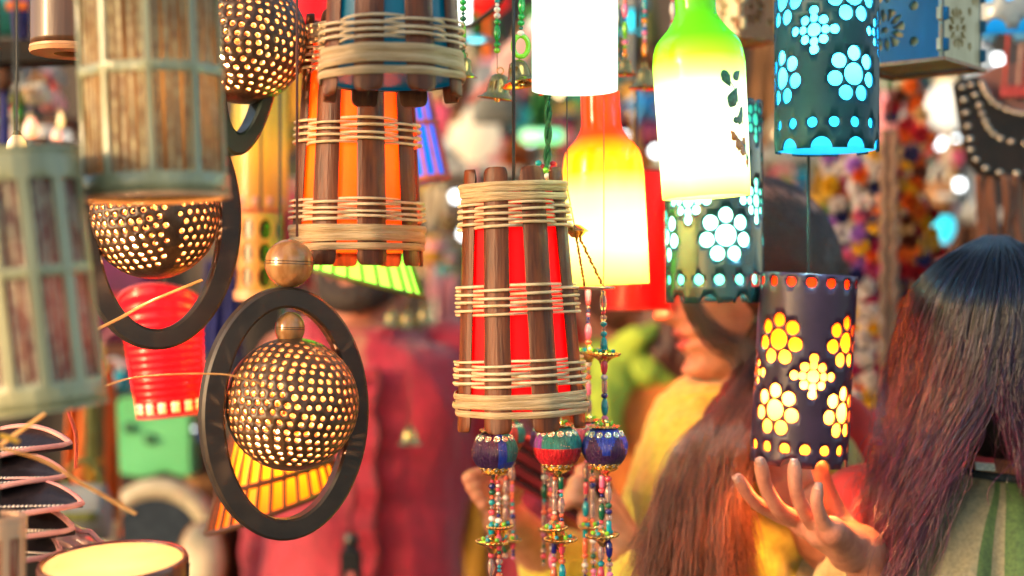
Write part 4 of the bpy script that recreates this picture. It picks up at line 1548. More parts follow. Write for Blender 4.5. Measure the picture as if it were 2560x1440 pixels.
def eyes(parent, M):
    for sx in (-1, 1):
        e = MB().ball((0, 0, 0), .0118, 18).ball((0, .0035, 0), .0090, 14, 1).obj('eye', [EYEW, IRIS], parent, sharp=0)
        e.matrix_world = M @ Matrix.Translation((sx * .0315, .0715, .1165))


def head_frame(o, fwd, up):
    f = Vector(fwd).normalized()
    u = Vector(up)
    x = f.cross(u).normalized()
    u = x.cross(f)
    M = Matrix((x, f, u)).transposed().to_4x4()
    M.translation = o
    return M


def finger(mb, pts, r0, r1):
    q = spline(pts, 12)
    n = len(q)
    rad = [r0 + (r1 - r0) * i / (n - 1) + .0009 * max(0, math.sin(3 * PI * i / (n - 1) - .4)) ** 4 for i in range(n)]
    for p, r in zip(q, rad):
        mb.ball(p, r, 12)
    mb.tube([Vector(p) for p in q], rad, 12)


def nails(parent, tips):
    for p, nrm, ax in tips:
        nrm, ax = Vector(nrm).normalized(), Vector(ax).normalized()
        ax = (ax - nrm * ax.dot(nrm)).normalized()
        M = Matrix((nrm.cross(ax), ax, nrm)).transposed().to_4x4()
        M.translation = Vector(p) + nrm * .0062
        mb = MB()
        rows = [[(u * .0046 * (1 - .25 * v * v), v * .0062, .0006 - .0022 * u * u - .001 * v * v) for u in (-1, -.5, 0, .5, 1)] for v in (-1, -.5, 0, .5, 1)]
        n = mb.grid(rows).obj('nail', NAIL, parent, sharp=0)
        n.matrix_world = M
        n.modifiers.new('thickness', 'SOLIDIFY').thickness = .0005


def legs(mb, x, y, yaw, hip=.86, sp=.09):
    c, s = math.cos(yaw), math.sin(yaw)
    for k in (-1, 1):
        dx, dy = k * sp * c, k * sp * s
        mb.capsule([(x + dx, y + dy, hip), (x + dx * 1.05, y + dy * 1.05, .48), (x + dx * 1.1 , y + dy * 1.1, .09)], [.085, .055, .038])
        mb.capsule([(x + dx * 1.1, y + dy * 1.1, .05), (x + dx * 1.1 - s * .16, y + dy * 1.1 + c * .16, .035)], [.042, .034])


def loft(mb, secs, nphi=96, n=70, fold=None, yaw=0, cap=True):
    """clothing tube through sections (z, cx, cy, rx, ry)"""
    q = spline(secs, n)
    rows = []
    c, s = math.cos(yaw), math.sin(yaw)
    for i, (z, cx, cy, rx, ry) in enumerate(q):
        row = []
        for j in range(nphi):
            t = 2 * PI * j / nphi
            m = 1 + (fold(t, i / (n - 1), z) if fold else 0)
            x, y = rx * m * math.copysign(abs(math.cos(t)) ** .85, math.cos(t)), ry * m * math.copysign(abs(math.sin(t)) ** .85, math.sin(t))
            row.append((cx + x * c - y * s, cy + x * s + y * c, z))
        rows.append(row)
    return mb.grid(rows, True, 0, cap, cap)


def limb_cloth(mb, pts, rad, folds=.05, seed=0, n=60):
    q = spline(pts, n)
    r = np.interp(np.linspace(0, 1, n), np.linspace(0, 1, len(rad)), rad)
    r = [r[i] * (1 + folds * noise.noise(Vector((i * .35, seed, 0))) + folds * .8 * math.sin(i * 1.1 + seed)) for i in range(n)]
    for e in (0, -1):
        mb.ball(q[e], r[e], 14)
    return mb.tube([Vector(p) for p in q], r, 24)


def wnoise(a, s, f=1):
    return lambda co: a * noise.noise(Vector((co.x * s, co.y * s, co.z * s * f))) + a * .4 * noise.noise(Vector((co.x * s * 2.7, co.y * s * 2.7, co.z * s * 2.7 * f)))


# ----------------------------------------------------------- woman with her back turned (right)
RW = thing('person', 'long dark haired person seen from behind, open hand held under a lamp', 'person', (P(2480, 720, 1.43).x, 1.43, 0))


def to_local(root, o):
    """keep an object built in street coordinates under its person"""
    o.parent = root
    o.matrix_parent_inverse = Matrix.Translation(root.location).inverted()
    return o


hc = P(2495, 900, 1.42)              # middle of the skull
HM = head_frame(hc + Vector((0, 0, -.118)), (-.35, 1, -.05), (0, 0, 1))
mb = MB()
add_head(mb, HM)
sh = P(2480, 1180, 1.43)
mb.capsule([hc + Vector((0, .0, -.06)), sh + Vector((.0, .0, .02)), sh + Vector((0, .0, -.06))], [.055, .052, .07])
mb.capsule([(sh.x, 1.43, sh.z - .10), (sh.x, 1.43, 1.05), (sh.x, 1.43, .90)], [.105, .105, .115])
rs = sh + Vector((-.155, .01, -.055))
ls = sh + Vector((.155, .0, -.055))
elb = P(2330, 1610, 1.46)
wr = P(2150, 1372, 1.335)
mb.capsule([sh + Vector((-.06, 0, -.04)), rs, elb], [.05, .048, .036])
mb.capsule([elb, elb + (wr - elb) * .35, wr], [.037, .035, .0235])
mb.capsule([sh + Vector((.06, 0, -.04)), ls, ls + Vector((.05, .02, -.28)), ls + Vector((.02, -.02, -.52))], [.05, .048, .036, .026])
mb.ball(ls + Vector((.02, -.03, -.57)), (.02, .035, .05), 12)
legs(mb, sh.x, 1.43, 0)
# palm and five digits of the raised hand
H = lambda x, y, d: P(x, y, d)
for a, ra, b, rb in (((2130, 1366, 1.330), .0215, (2050, 1330, 1.290), .0150), ((2120, 1378, 1.325), .0200, (2078, 1326, 1.268), .0135), ((2128, 1360, 1.338), .0200, (2010, 1312, 1.306), .0120),
                     ((2125, 1368, 1.335), .0185, (1990, 1300, 1.318), .0105), ((2132, 1355, 1.34), .0190, (2104, 1318, 1.345), .0140), ((2060, 1330, 1.285), .0130, (2000, 1306, 1.312), .0115)):
    mb.capsule([H(*a), H(*b)], [ra, rb], 16)
mb.capsule([wr, H(2120, 1366, 1.33)], [.0235, .022])
fing = dict(
    index=([(1996, 1303, 1.318), (1938, 1283, 1.308), (1884, 1252, 1.295), (1846, 1196, 1.287)], .0080, .0056),
    middle=([(2008, 1306, 1.306), (1950, 1276, 1.288), (1915, 1218, 1.274), (1901, 1156, 1.268)], .0084, .0061),
    ring=([(2046, 1318, 1.290), (2014, 1282, 1.272), (1990, 1226, 1.260), (1986, 1162, 1.262)], .0081, .0059),
    little=([(2074, 1324, 1.268), (2056, 1300, 1.256), (2042, 1262, 1.248), (2044, 1222, 1.250)], .0072, .0053),
    thumb=([(2116, 1326, 1.350), (2092, 1282, 1.345), (2066, 1222, 1.335), (2044, 1162, 1.325)], .0112, .0072))
for pts, r0, r1 in fing.values():
    finger(mb, [P(*p) for p in pts], r0, r1)
rb = fuse(mb, 'body', [SKIN2], .0024, 4)
to_local(RW, rb)
for nm, nv in (('index', (-.75, -.65, -.1)), ('middle', (-.45, -.9, 0)), ('ring', (-.2, -1, 0)), ('little', (.05, -1, 0))):
    pts = fing[nm][0]
    tip, pre = P(*pts[-1]), P(*pts[-2])
    ax = (tip - pre).normalized()
    nz_ = Vector(nv)
    nz_ = (nz_ - ax * nz_.dot(ax)).normalized()
    M = Matrix((nz_.cross(ax), ax, nz_)).transposed().to_4x4()
    M.translation = tip + ax * .0005 + nz_ * (fing[nm][2] - .0006)
    rows = [[(u * .0040 * (1 - .2 * v * v), v * .0052, .0008 - .0024 * u * u - .0012 * v * v) for u in (-1, -.5, 0, .5, 1)] for v in (-1, -.5, 0, .5, 1)]
    n_ = MB().grid(rows).obj('nail', NAIL, None, sharp=0)
    n_.modifiers.new('thickness', 'SOLIDIFY').thickness = .0006
    n_.parent = RW
    n_.matrix_parent_inverse = Matrix.Translation(RW.location).inverted()
    n_.matrix_world = M

OLIVE2 = pbr('green_cotton', (.07, .14, .035), (.04, .085, .025), scale=(300, 300, 300), rough=.75, sheen=.2, bump=.25, bscale=(900, 900, 900))
OLIVE = pbr('olive_cotton', (.25, .22, .13), (.17, .155, .09), scale=(300, 300, 300), rough=.75, sheen=.3, bump=.25, bscale=(900, 900, 900))
mb = MB()
rr = random.Random(4)
secs = []
nb = sh
pat = [rr.uniform(0, 6.28) for _ in range(6)]


def shawl_fold(t, f, z):
    w = min(1, f * 1.6)
    return 2.0 * w * (.050 * math.sin(13 * t + pat[0] + 1.2 * math.sin(3 * t)) + .030 * math.sin(27 * t + pat[1] + 2 * f) + .022 * math.sin(8 * t + pat[2] + 3 * f))


rows = []
NP = 260
prof = [(0, .062, .064), (.010, .074, .072), (.020, .095, .082), (.038, .128, .094), (.065, .160, .106), (.105, .186, .116), (.17, .204, .125), (.26, .214, .13), (.40, .222, .14), (.62, .235, .155)]
pz, px_, py_ = zip(*prof)
for i in range(90):
    f = i / 89
    dz = .62 * f ** 1.7
    rx, ry = curve1(pz, px_, dz), curve1(pz, py_, dz)
    row = []
    for j in range(NP):
        t = 2 * PI * j / NP
        m = 1 + shawl_fold(t, f, 0)
        z = nb.z + .010 - dz + .010 * math.sin(t) * (1 - f)
        row.append((nb.x + rx * m * math.cos(t), nb.y + ry * m * math.sin(t), z + .004 * noise.noise(Vector((t * 3, f * 5, 1)))))
    rows.append(row)
s = MB().grid(rows, True)
for q_ in range(len(s.f)):
    t = 2 * PI * (q_ % NP) / NP
    s.m[q_] = 1 if (t > 4.40 or t < 2.2) and math.sin(11 * t + 1.5 * math.sin(4 * t)) > -.8 else 0
s = s.obj('shawl', [OLIVE, OLIVE2], None, sharp=0)
s.modifiers.new('thickness', 'SOLIDIFY').thickness = .0015
to_local(RW, s)
mb = MB()
mb.tube([(nb.x + .012 + .068 * math.cos(t), nb.y + .069 * math.sin(t), nb.z + .012 + .010 * math.sin(t)) for t in (2 * PI * j / 60 for j in range(60))], .0042, 8, True)
to_local(RW, mb.obj('collar', pbr('navy_rib', (.02, .035, .05), rough=.8, bump=.5, scale=400), None))
# sewn size tag at the nape and the seam down the back
q = MB()
tagp = P(2462, 1160, nb.y - .077)
q.box((-.009, -.0006, -.0075), (.009, .0006, .0075), Matrix.Translation(tagp) @ Matrix.Rotation(-.75, 4, 'X') @ Matrix.Rotation(.1, 4, 'Y'), 0)
q.box((-.009, -.0012, .001), (.009, -.0006, .0075), Matrix.Translation(tagp) @ Matrix.Rotation(-.75, 4, 'X') @ Matrix.Rotation(.1, 4, 'Y'), 1)
to_local(RW, q.obj('sewn_tag', [pbr('white_woven_tag', (.65, .68, .62), (.25, .35, .33), scale=500, rough=.7), pbr('red_woven_tag', (.55, .06, .08), rough=.7)], None, smooth=False))
# sleeve on the reaching arm, red lamp light put into its colour
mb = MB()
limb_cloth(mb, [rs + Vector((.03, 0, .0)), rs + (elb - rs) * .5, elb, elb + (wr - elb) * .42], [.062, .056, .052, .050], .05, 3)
sl = fuse(mb, 'sleeve', pbr('red_lit_sleeve', (.62, .025, .02), (.45, .018, .014), scale=60, rough=.7, sheen=.2, bump=.25, bscale=700), .004, 3, disp=wnoise(.004, 28))
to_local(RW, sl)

# hair
HAIRD = hair_mat('black_hair_lamp_tint', (.007, .008, .009), (.085, .008, .030), 0, 1.0, .28, (P(0, 640, 1.32).z, P(0, 1330, 1.32).z), mids=((.30, (.007, .011, .026)), (.62, (.022, .006, .036))))  # blue and magenta lamp tints painted into the strands by height
SCALP = pbr('scalp_hair', (.012, .010, .012), (.022, .012, .013), scale=(200, 200, 20), rough=.5)
er = Vector((.086, .104, .110))
_y = (585, 612, 650, 720, 800, 900, 1000, 1100, 1200, 1300, 1500)
XL = smooth1(_y, (2470, 2412, 2350, 2280, 2246, 2230, 2216, 2204, 2194, 2190, 2192))
XR = smooth1(_y, (2500, 2505, 2508, 2510, 2505, 2490, 2462, 2415, 2365, 2315, 2225))
RL = smooth1(_y, (2500, 2505, 2508, 2510, 2507, 2503, 2505, 2535, 2570, 2600, 2640))
RR_ = smooth1(_y, (2505, 2560, 2625, 2700, 2732, 2750, 2762, 2770, 2775, 2780, 2785))


def fall(u, y, w, right=False):
    """point of the hair sheet: u across, y down the picture, w = depth inside the sheet (0 outermost)"""
    a, b = (RL(y), RR_(y)) if right else (XL(y), XR(y))
    x = a + (b - a) * u
    half = 262
    s = max(-1, min(1, (x - 2492) / half))
    top = max(0, min(1, (y - 585) / 190))
    bulge = math.sqrt(max(0, 1 - s * s)) * math.sqrt(max(0, 1 - (1 - top) ** 2))
    d = 1.42 - .108 * bulge + .022 * w
    q = max(0, min(1, (y - 820) / 420))
    q = q * q * (3 - 2 * q)
    d = d + (1.318 + .03 * (u if right else 1 - u) + .022 * w - d) * q
    return P(x, y, d)


cap = MB()
cap.ball(hc + Vector((0, 0, .000)), (er.x * .96, er.y * .95, er.z * .97), 40)
for right in (0, 1):
    pts = [fall(.5, y, 1.2, right) + Vector((0, .018, 0)) for y in (820, 920, 1020, 1120, 1220, 1320)]
    cap.capsule(pts, [.030, .030, .024, .018, .014, .006], 18)
hb = fuse(cap, 'hair', SCALP, .006, 6, disp=wnoise(.002, 60, .25))
to_local(RW, hb)
rr = np.random.default_rng(5)
cs = []
for i in range(15500):
    right = rr.random() < .42
    u = rr.random()
    if not right:
        u = u ** 1.15
    w = rr.random() ** 1.3
    y0 = 588 + (300 * rr.random() ** 2.2)
    y1 = rr.uniform(1120, 1500) if not right else rr.uniform(1040, 1260)
    if not right:
        y1 = 1180 + (1500 - 1180) * (rr.random() ** .8) * (1 - .15 * u)
    n = 26
    ys = y0 + (y1 - y0) * np.linspace(0, 1, n)
    cl = int(u * 26) + (100 if right else 0)
    ph, am = cl * 2.4 + rr.normal() * .35, rr.uniform(.002, .0085)
    uu = u + rr.normal() * .012
    uc = (int(u * 26) + .5) / 26
    du = rr.normal() * .035
    c = np.array([tuple(fall(uu + (uc - u) * .75 * (k / n) ** 1.5 + du * k / n + .035 * math.sin(cl * 1.7 + k * .22) * (k / n), y, w, right)) for k, y in enumerate(ys)])
    t = np.linspace(0, 1, n)
    c[:, 0] += am * (.15 + t) * np.sin(10 * t + ph) + .004 * t ** 2 * rr.normal()
    c[:, 1] += am * (.15 + t) * np.cos(9 * t + ph) - .003 * rr.random()
    cs.append(c)
for i in range(1400):                       # flyaway hairs
    b = cs[rr.integers(len(cs))].copy()
    t = np.linspace(0, 1, 26)[:, None]
    b += t ** 2 * rr.normal(0, .014, 3) + .007 * t * np.sin(14 * t + rr.uniform(0, 6)) * rr.normal(0, 1, 3)
    cs.append(b)
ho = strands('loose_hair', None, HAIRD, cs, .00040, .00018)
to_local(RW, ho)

# ----------------------------------------------------------- woman in profile
d0 = 1.76
dr = d0 - .13
_P = P
P = lambda x, y, d: _P(x, y, d - .13)
PW = thing('person', 'person in profile with wavy brown hair and mustard top holding a dark red folder', 'person', (P(1830, 720, d0).x, dr, 0))
kf = K * d0
pitch = math.radians(9)
fwd = Vector((-1, -.10, -math.tan(pitch)))
up0 = Vector((-math.sin(pitch), 0, math.cos(pitch)))
Rm = head_frame(Vector((0, 0, 0)), fwd, up0)
nose = P(1636, 792, d0 - .01)
FM = head_frame(nose - (Rm @ Vector((0, .112, .080))), fwd, up0)
mb = MB()
add_head(mb, FM)
hcen = FM @ Vector((0, -.005, .115))
nk0, nk1 = FM @ Vector((0, -.025, .05)), P(1880, 1040, d0)
mb.capsule([nk0, (nk0 + nk1) / 2, nk1, nk1 + Vector((.0, 0, -.06))], [.055, .050, .058, .075])
tx = P(1890, 1200, d0)
mb.capsule([(tx.x, dr, tx.z), (tx.x, dr, 1.05), (tx.x, dr, .9)], [.10, .10, .115])
shl = nk1 + Vector((.0, -.15, -.06))
shr = nk1 + Vector((.0, .15, -.06))
el1 = P(1700, 1640, d0 - .16)
wr1 = P(1555, 1372, 1.64)
el2 = P(1560, 1560, d0 + .16)
wr2 = P(1262, 1300, 1.72)
mb.capsule([nk1 + Vector((0, -.06, -.04)), shl, el1], [.05, .047, .036])
mb.capsule([el1, wr1], [.036, .025])
mb.capsule([nk1 + Vector((0, .06, -.04)), shr, el2], [.05, .047, .036])
mb.capsule([el2, wr2], [.036, .025])
# near hand gripping the folder: palm, four fingers over it, thumb
for a, ra, b, rb_ in (((1548, 1360, 1.64), .022, (1500, 1280, 1.635), .018), ((1560, 1350, 1.66), .020, (1522, 1262, 1.655), .016), ((1540, 1370, 1.625), .018, (1475, 1300, 1.62), .014)):
    mb.capsule([P(*a), P(*b)], [ra, rb_])
for pts in ([(1522, 1262, 1.655), (1512, 1210, 1.652), (1484, 1172, 1.635), (1450, 1178, 1.618)], [(1508, 1275, 1.645), (1492, 1222, 1.636), (1462, 1196, 1.615), (1432, 1208, 1.604)],
            [(1496, 1290, 1.635), (1474, 1240, 1.622), (1444, 1222, 1.604), (1420, 1236, 1.598)], [(1482, 1302, 1.622), (1460, 1262, 1.608), (1432, 1250, 1.596), (1412, 1262, 1.596)]):
    finger(mb, [P(*p) for p in pts], .0092, .0068)
finger(mb, [P(*p) for p in ((1545, 1330, 1.665), (1530, 1268, 1.685), (1500, 1222, 1.695), (1465, 1200, 1.69))], .012, .0082)
# far hand steadying the other end
for a, ra, b, rb_ in (((1262, 1300, 1.72), .022, (1230, 1225, 1.70), .017), ((1275, 1292, 1.735), .020, (1250, 1215, 1.72), .016)):
    mb.capsule([P(*a), P(*b)], [ra, rb_])
for dx, dy, dd in ((0, 0, 0), (6, 26, .004), (14, 50, .006), (24, 72, .01)):
    finger(mb, [P(1238 + dx, 1222 + dy, 1.70 + dd), P(1208 + dx, 1190 + dy, 1.675), P(1190 + dx, 1186 + dy, 1.655), P(1262 + dx * .6, 1168 + dy, 1.652)][:3] + [P(1168 + dx * 1.6, 1196 + dy * .9, 1.65)], .0092, .0068)
finger(mb, [P(*p) for p in ((1262, 1255, 1.72), (1290, 1215, 1.715), (1310, 1178, 1.70), (1318, 1150, 1.69))], .012, .008)
legs(mb, tx.x, dr, PI / 2)
Fi = FM.inverted()


def lipmat(c):
    q = Fi @ Vector(c)
    return 1 if (.037 < q.z < .061 and q.y > .076 and abs(q.x) < .023 - .6 * abs(q.z - .0495)) else 0


to_local(PW, fuse(mb, 'body', [SKIN, LIPS], .0025, 3, pick=lipmat))
for sx in (-1, 1):
    e = MB().ball((0, 0, 0), .0118, 18).ball((0, .0035, 0), .0090, 14, 1).obj('eye', [EYEW, IRIS], None, sharp=0)
    e.matrix_world = FM @ Matrix.Translation((sx * .0315, .0715, .1165))
    wmx = e.matrix_world.copy()
    e.parent = PW
    e.matrix_parent_inverse = Matrix.Translation(PW.location).inverted()
MUST = pbr('mustard_cotton', (.52, .44, .05), (.40, .32, .03), scale=(120, 120, 120), rough=.8, sheen=.3, bump=.3, bscale=700)
mb = MB()
q = lambda x, y: P(x, y, d0)
X = lambda x: P(x, 720, d0).x
Z = lambda y: P(0, y, d0).z
mf = lambda t, f, z: .035 * math.sin(9 * t + 7 * f) * min(1, f * 3) + .02 * math.sin(17 * t - 3 * f) * min(1, f * 3)
loft(mb, [(Z(950), X(1835), dr, .060, .064), (Z(990), X(1840), dr, .088, .085), (Z(1050), X(1850), dr, .105, .135), (Z(1130), X(1862), dr, .118, .172), (Z(1260), X(1870), dr, .140, .185), (Z(1440), X(1880), dr, .152, .185), (.98, X(1885), dr, .150, .185), (.80, X(1885), dr, .165, .2)], fold=mf)
limb_cloth(mb, [shl + Vector((0, .03, .0)), shl + (el1 - shl) * .5, el1, el1 + (wr1 - el1) * .55], [.066, .064, .060, .052], .06, 1)
limb_cloth(mb, [shr + Vector((0, -.03, .0)), shr + (el2 - shr) * .5, el2, el2 + (wr2 - el2) * .6], [.066, .062, .056, .050], .06, 2)
to_local(PW, fuse(mb, 'top', MUST, .005, 3, disp=wnoise(.006, 22)))
# crumpled neckline roll
mb = MB()
ring = [(X(1836) + .072 * math.cos(t) - .012 * math.sin(t) * 0, dr + .078 * math.sin(t), Z(968) + .022 * math.cos(t) + .004 * math.sin(5 * t)) for t in (2 * PI * j / 60 for j in range(60))]
mb.tube(ring, [.012 + .003 * math.sin(j * .9) for j in range(60)], 12, True)
to_local(PW, mb.obj('neckline', MUST, None, sharp=0))
# stole over the back shoulder, the lamp's red glow built into its colour
REDST = pbr('red_glow_stole', (.75, .03, .02), (.58, .02, .015), scale=40, rough=.7, bump=.3)
rows = []
for i in range(31):
    f = i / 30
    row = []
    for j in range(40):
        u = j / 39
        x = 2075 + 120 * u + 55 * f * u - 10 * f
        y = 985 + 130 * abs(u - .42) ** 1.2 + (560 * f)
        row.append(tuple(P(x, y, 1.70 + .05 * math.sin(5 * u + 2 * f) * f + .06 * u)))
    rows.append(row)
st = MB().grid(rows).obj('stole', REDST, None, sharp=0)
st.modifiers.new('thickness', 'SOLIDIFY').thickness = .003
to_local(PW, st)
# hair
HAIRB = hair_mat('wavy_brown_hair', (.030, .010, .007), (.19, .050, .022), .2, 1.0, .35, (P(0, 820, 1.6).z, P(0, 1300, 1.6).z))
SC2 = pbr('brown_hair_mass', (.045, .018, .010), (.022, .010, .007), scale=(120, 120, 14), rough=.5)
cap = MB()
Mh = FM.to_3x3()
cap.ball(FM @ Vector((0, -.010, .122)), (.077, .090, .096), 36, 0, FM)
for pts, rad in (([(1960, 800, 1.73), (1925, 940, 1.68), (1860, 1060, 1.62), (1790, 1180, 1.585), (1730, 1320, 1.57), (1700, 1470, 1.57)], [.035, .038, .040, .040, .038, .02]),
                 ([(1980, 820, 1.78), (1960, 960, 1.74), (1905, 1050, 1.70), (1860, 1160, 1.66)], [.04, .040, .03, .02])):
    cap.capsule([P(*p) for p in pts], rad, 18)
to_local(PW, fuse(cap, 'hair', SC2, .006, 6, disp=wnoise(.005, 50, .3)))
rr = np.random.default_rng(9)
cs = []
hcn = np.array(FM @ Vector((0, -.010, .122)))
fa, xa, ua = (np.array(FM.to_3x3() @ Vector(v)) for v in ((0, 1, 0), (1, 0, 0), (0, 0, 1)))


def hd(az, el, k=1.0):     # az 0 = her side towards the viewer's right hand frame
    return hcn + k * (.079 * math.cos(el) * math.cos(az) * xa + .092 * math.cos(el) * math.sin(az) * fa + .099 * math.sin(el) * ua)


for i in range(11000):
    near = rr.random() < .8
    s = -1 if near else 1      # FM x axis: +x is her right (away from us) -> near side is negative x
    el = math.asin(rr.uniform(.0, 1))
    az = (PI + rr.uniform(-.9, 1.75)) if near else rr.uniform(-1.5, .6)
    front = math.sin(az) > .2
    tgt = PI + rr.uniform(.35, 1.45) if near else -rr.uniform(.2, 1.2)
    el_end = rr.uniform(-.7, -.3)
    pts = []
    for j in range(7):
        f = j / 6
        pts.append(hd(az + (tgt - az) * f ** 1.2, el + (el_end - el) * f, 1.02 + .05 * rr.random() * .3 + .05 * f))
    u, v = rr.random(), rr.random()
    ln = rr.uniform(.45, 1)
    mid1 = np.array(P(1815 + 130 * u, 985, 1.575 + .07 * v))
    mid2 = np.array(P(1712 + 150 * u + 18 * rr.normal(), 1160, 1.51 + .08 * v))
    end = np.array(P(1625 + 225 * u + 20 * rr.normal(), 1200 + 330 * ln, 1.49 + .09 * v))
    c = spline(pts + [mid1, mid2, end], 26)
    t = np.linspace(0, 1, 26)
    cl = round(u * 9)
    ph = cl * 1.7 + rr.normal(0, .5)
    am = rr.uniform(.006, .018)
    c[:, 0] += am * t ** 1.5 * np.sin(17 * t + ph)
    c[:, 1] += am * t ** 1.5 * np.cos(15 * t + ph)
    cs.append(c)
for i in range(420):       # the loose lock that falls across the cheek
    o_ = rr.normal(0, .004, 3)
    c = spline([np.array(p) + o_ * (0.4 + .3 * n) for n, p in enumerate((P(1738, 640, 1.69), P(1720, 730, 1.675), P(1752, 800, 1.67), P(1800, 848, 1.665), P(1862, 880, 1.66), P(1880, 960, 1.64), P(1850, 1060, 1.6)))], 26)
    cs.append(c)
to_local(PW, strands('loose_hair', None, HAIRB, cs, .00048, .0002))
# the folder in her hands: a thing of its own
fo = thing('folder', 'dark red ribbed folder held in both hands behind the bead ornaments', 'folder', P(1375, 1195, 1.635))
M2 = Matrix.Rotation(math.radians(31), 4, 'Y') @ Matrix.Rotation(.5, 4, 'X')
DRED = pbr('dark_red_leather', (.16, .012, .018), (.08, .008, .012), scale=40, rough=.28, coat=.3)
b1 = MB().box((-.062, -.006, -.030), (.062, .006, .030), M2).obj('cover', DRED, fo, bevel=.004)
mb = MB()
for z in (-.018, 0, .018):
    mb.box((-.0615, -.0085, z - .004), (.0635, -.0055, z + .004), M2)
mb.obj('ribs', pbr('black_red_leather', (.04, .008, .01), rough=.25, coat=.4), fo, bevel=.0015)

# ----------------------------------------------------------- man in a red shirt
P = _P
d1 = 2.35
MW = thing('person', 'bearded person in a crimson button shirt, face hidden behind the bamboo lamps', 'person', (P(890, 720, d1).x, d1, 0))
k1 = K * d1
chin = P(868, 775, d1 - .08)
fw = Vector((-.35, -1, -.05)).normalized()
GM = head_frame(chin - (head_frame(Vector((0, 0, 0)), fw, (0, 0, 1)) @ Vector((0, .086, .004))), fw, (0, 0, 1))
mb = MB()
add_head(mb, GM)
cx, cz = P(905, 720, d1).x, 0
Zm = lambda y: P(0, y, d1).z
mb.capsule([GM @ Vector((0, -.02, .04)), (cx, d1, Zm(850)), (cx, d1, Zm(920))], [.060, .060, .08])
mb.capsule([(cx, d1, Zm(950)), (cx, d1, 1.05), (cx, d1, .92)], [.115, .11, .115])
rsm, lsm = Vector((cx + .19, d1 + .04, Zm(905))), Vector((cx - .125, d1 + .03, Zm(905)))
for s0, e0, w0 in ((rsm, Vector((cx + .27, d1 + .02, 1.05)), Vector((cx + .25, d1 - .10, .82))), (lsm, Vector((cx - .155, d1 + .06, 1.06)), Vector((cx - .12, d1 - .06, .84)))):
    mb.capsule([s0, e0, w0], [.055, .042, .029])
    mb.ball(w0 + Vector((0, -.02, -.05)), (.022, .035, .05), 12)
    for q in range(5):
        finger(mb, [w0 + Vector((-.02 + .011 * q, -.03, -.08)), w0 + Vector((-.02 + .011 * q, -.045, -.115)), w0 + Vector((-.02 + .011 * q, -.04, -.145 + .006 * abs(q - 2)))], .009, .007)
legs(mb, cx, d1, PI)
to_local(MW, fuse(mb, 'body', [SKIN2], .005, 3))
for sx in (-1, 1):
    e = MB().ball((0, 0, 0), .0118, 14).ball((0, .0035, 0), .0090, 12, 1).obj('eye', [EYEW, IRIS], None, sharp=0)
    e.matrix_world = GM @ Matrix.Translation((sx * .0315, .0715, .1165))
    e.parent = MW
    e.matrix_parent_inverse = Matrix.Translation(MW.location).inverted()
BEARD = pbr('black_beard', (.018, .010, .008), (.03, .016, .011), scale=200, rough=.7, bump=.6)
mb = MB()
for a in range(-6, 7):
    t = a / 6
    x = .056 * math.sin(t * 1.5)
    mb.ball(GM @ Vector((x, .088 * math.cos(t * 1.35) - .006, .022 + .030 * abs(t) ** 2)), (.022, .020, .026), 14, 0, GM)
for a in range(-3, 4):
    mb.ball(GM @ Vector((a * .0085, .088 - .0012 * a * a, .063 - .0012 * a * a)), (.008, .007, .006), 10, 0, GM)
to_local(MW, fuse(mb, 'beard', BEARD, .004, 2, disp=wnoise(.003, 160)))
mb = MB().ball(GM @ Vector((0, -.020, .140)), (.080, .098, .098), 30, 0, GM)
to_local(MW, fuse(mb, 'hair', BEARD, .005, 2, disp=wnoise(.004, 90)))
CRIM = pbr('crimson_shirt', (.42, .004, .032), (.30, .003, .022), scale=60, rough=.65, sheen=.4, bump=.25, bscale=500)
mb = MB()
mfold = lambda t, f, z: .014 * math.sin(4 * t + 22 * f) * min(1, f * 3) + .012 * math.sin(9 * t - 11 * f)
loft(mb, [(Zm(815), cx, d1, .070, .072), (Zm(845), cx, d1, .10, .085), (Zm(885), cx + .02, d1, .145, .10), (Zm(960), cx + .02, d1, .17, .118), (Zm(1080), cx + .015, d1, .172, .125), (Zm(1250), cx + .01, d1, .165, .125), (Zm(1440), cx, d1, .17, .13), (.95, cx, d1, .19, .14), (.80, cx, d1, .2, .15)], fold=mfold, yaw=-.25)
for s0, e0, w0, sd in ((rsm, Vector((cx + .27, d1 + .02, 1.05)), Vector((cx + .25, d1 - .10, .82)), 1), (lsm, Vector((cx - .155, d1 + .06, 1.06)), Vector((cx - .12, d1 - .06, .84)), 2)):
    limb_cloth(mb, [s0 + Vector((-.04 * (1 if sd == 1 else -1), 0, .0)), s0 + (e0 - s0) * .5, e0, w0], [.072, .066, .058, .048], .06, sd)
to_local(MW, fuse(mb, 'shirt', CRIM, .006, 3, disp=wnoise(.008, 13, .6)))
# collar wings and the button placket
mb = MB()
fr = Vector((math.sin(-.25) * -1, -1, 0)).normalized()
for s in (-1, 1):
    a = Vector((cx - .01 + s * .012, d1 - .084, Zm(862)))
    mb.add([a, a + Vector((s * .058, .02, .052)), a + Vector((s * .072, .05, .02)), a + Vector((s * .045, -.022, -.045)), a + Vector((s * .010, -.014, -.012))], [(0, 1, 2, 3, 4)])
cl = mb.obj('collar', CRIM, None, smooth=False)
cl.modifiers.new('thickness', 'SOLIDIFY').thickness = .004
to_local(MW, cl)
mb = MB()
rows = []
for i in range(40):
    z = Zm(905) + (1.0 - Zm(905)) * i / 39
    bow = -.133 - .012 * math.sin(i * .08)
    rows.append([(cx + .02 + .004 * math.sin(i * .7) + u, d1 + bow - .008 + .004 * math.sin(i * .9), z) for u in (-.018, -.016, .016, .018)])
pl = mb.grid(rows).obj('placket', CRIM, None, sharp=0)
pl.modifiers.new('thickness', 'SOLIDIFY').thickness = .004
to_local(MW, pl)
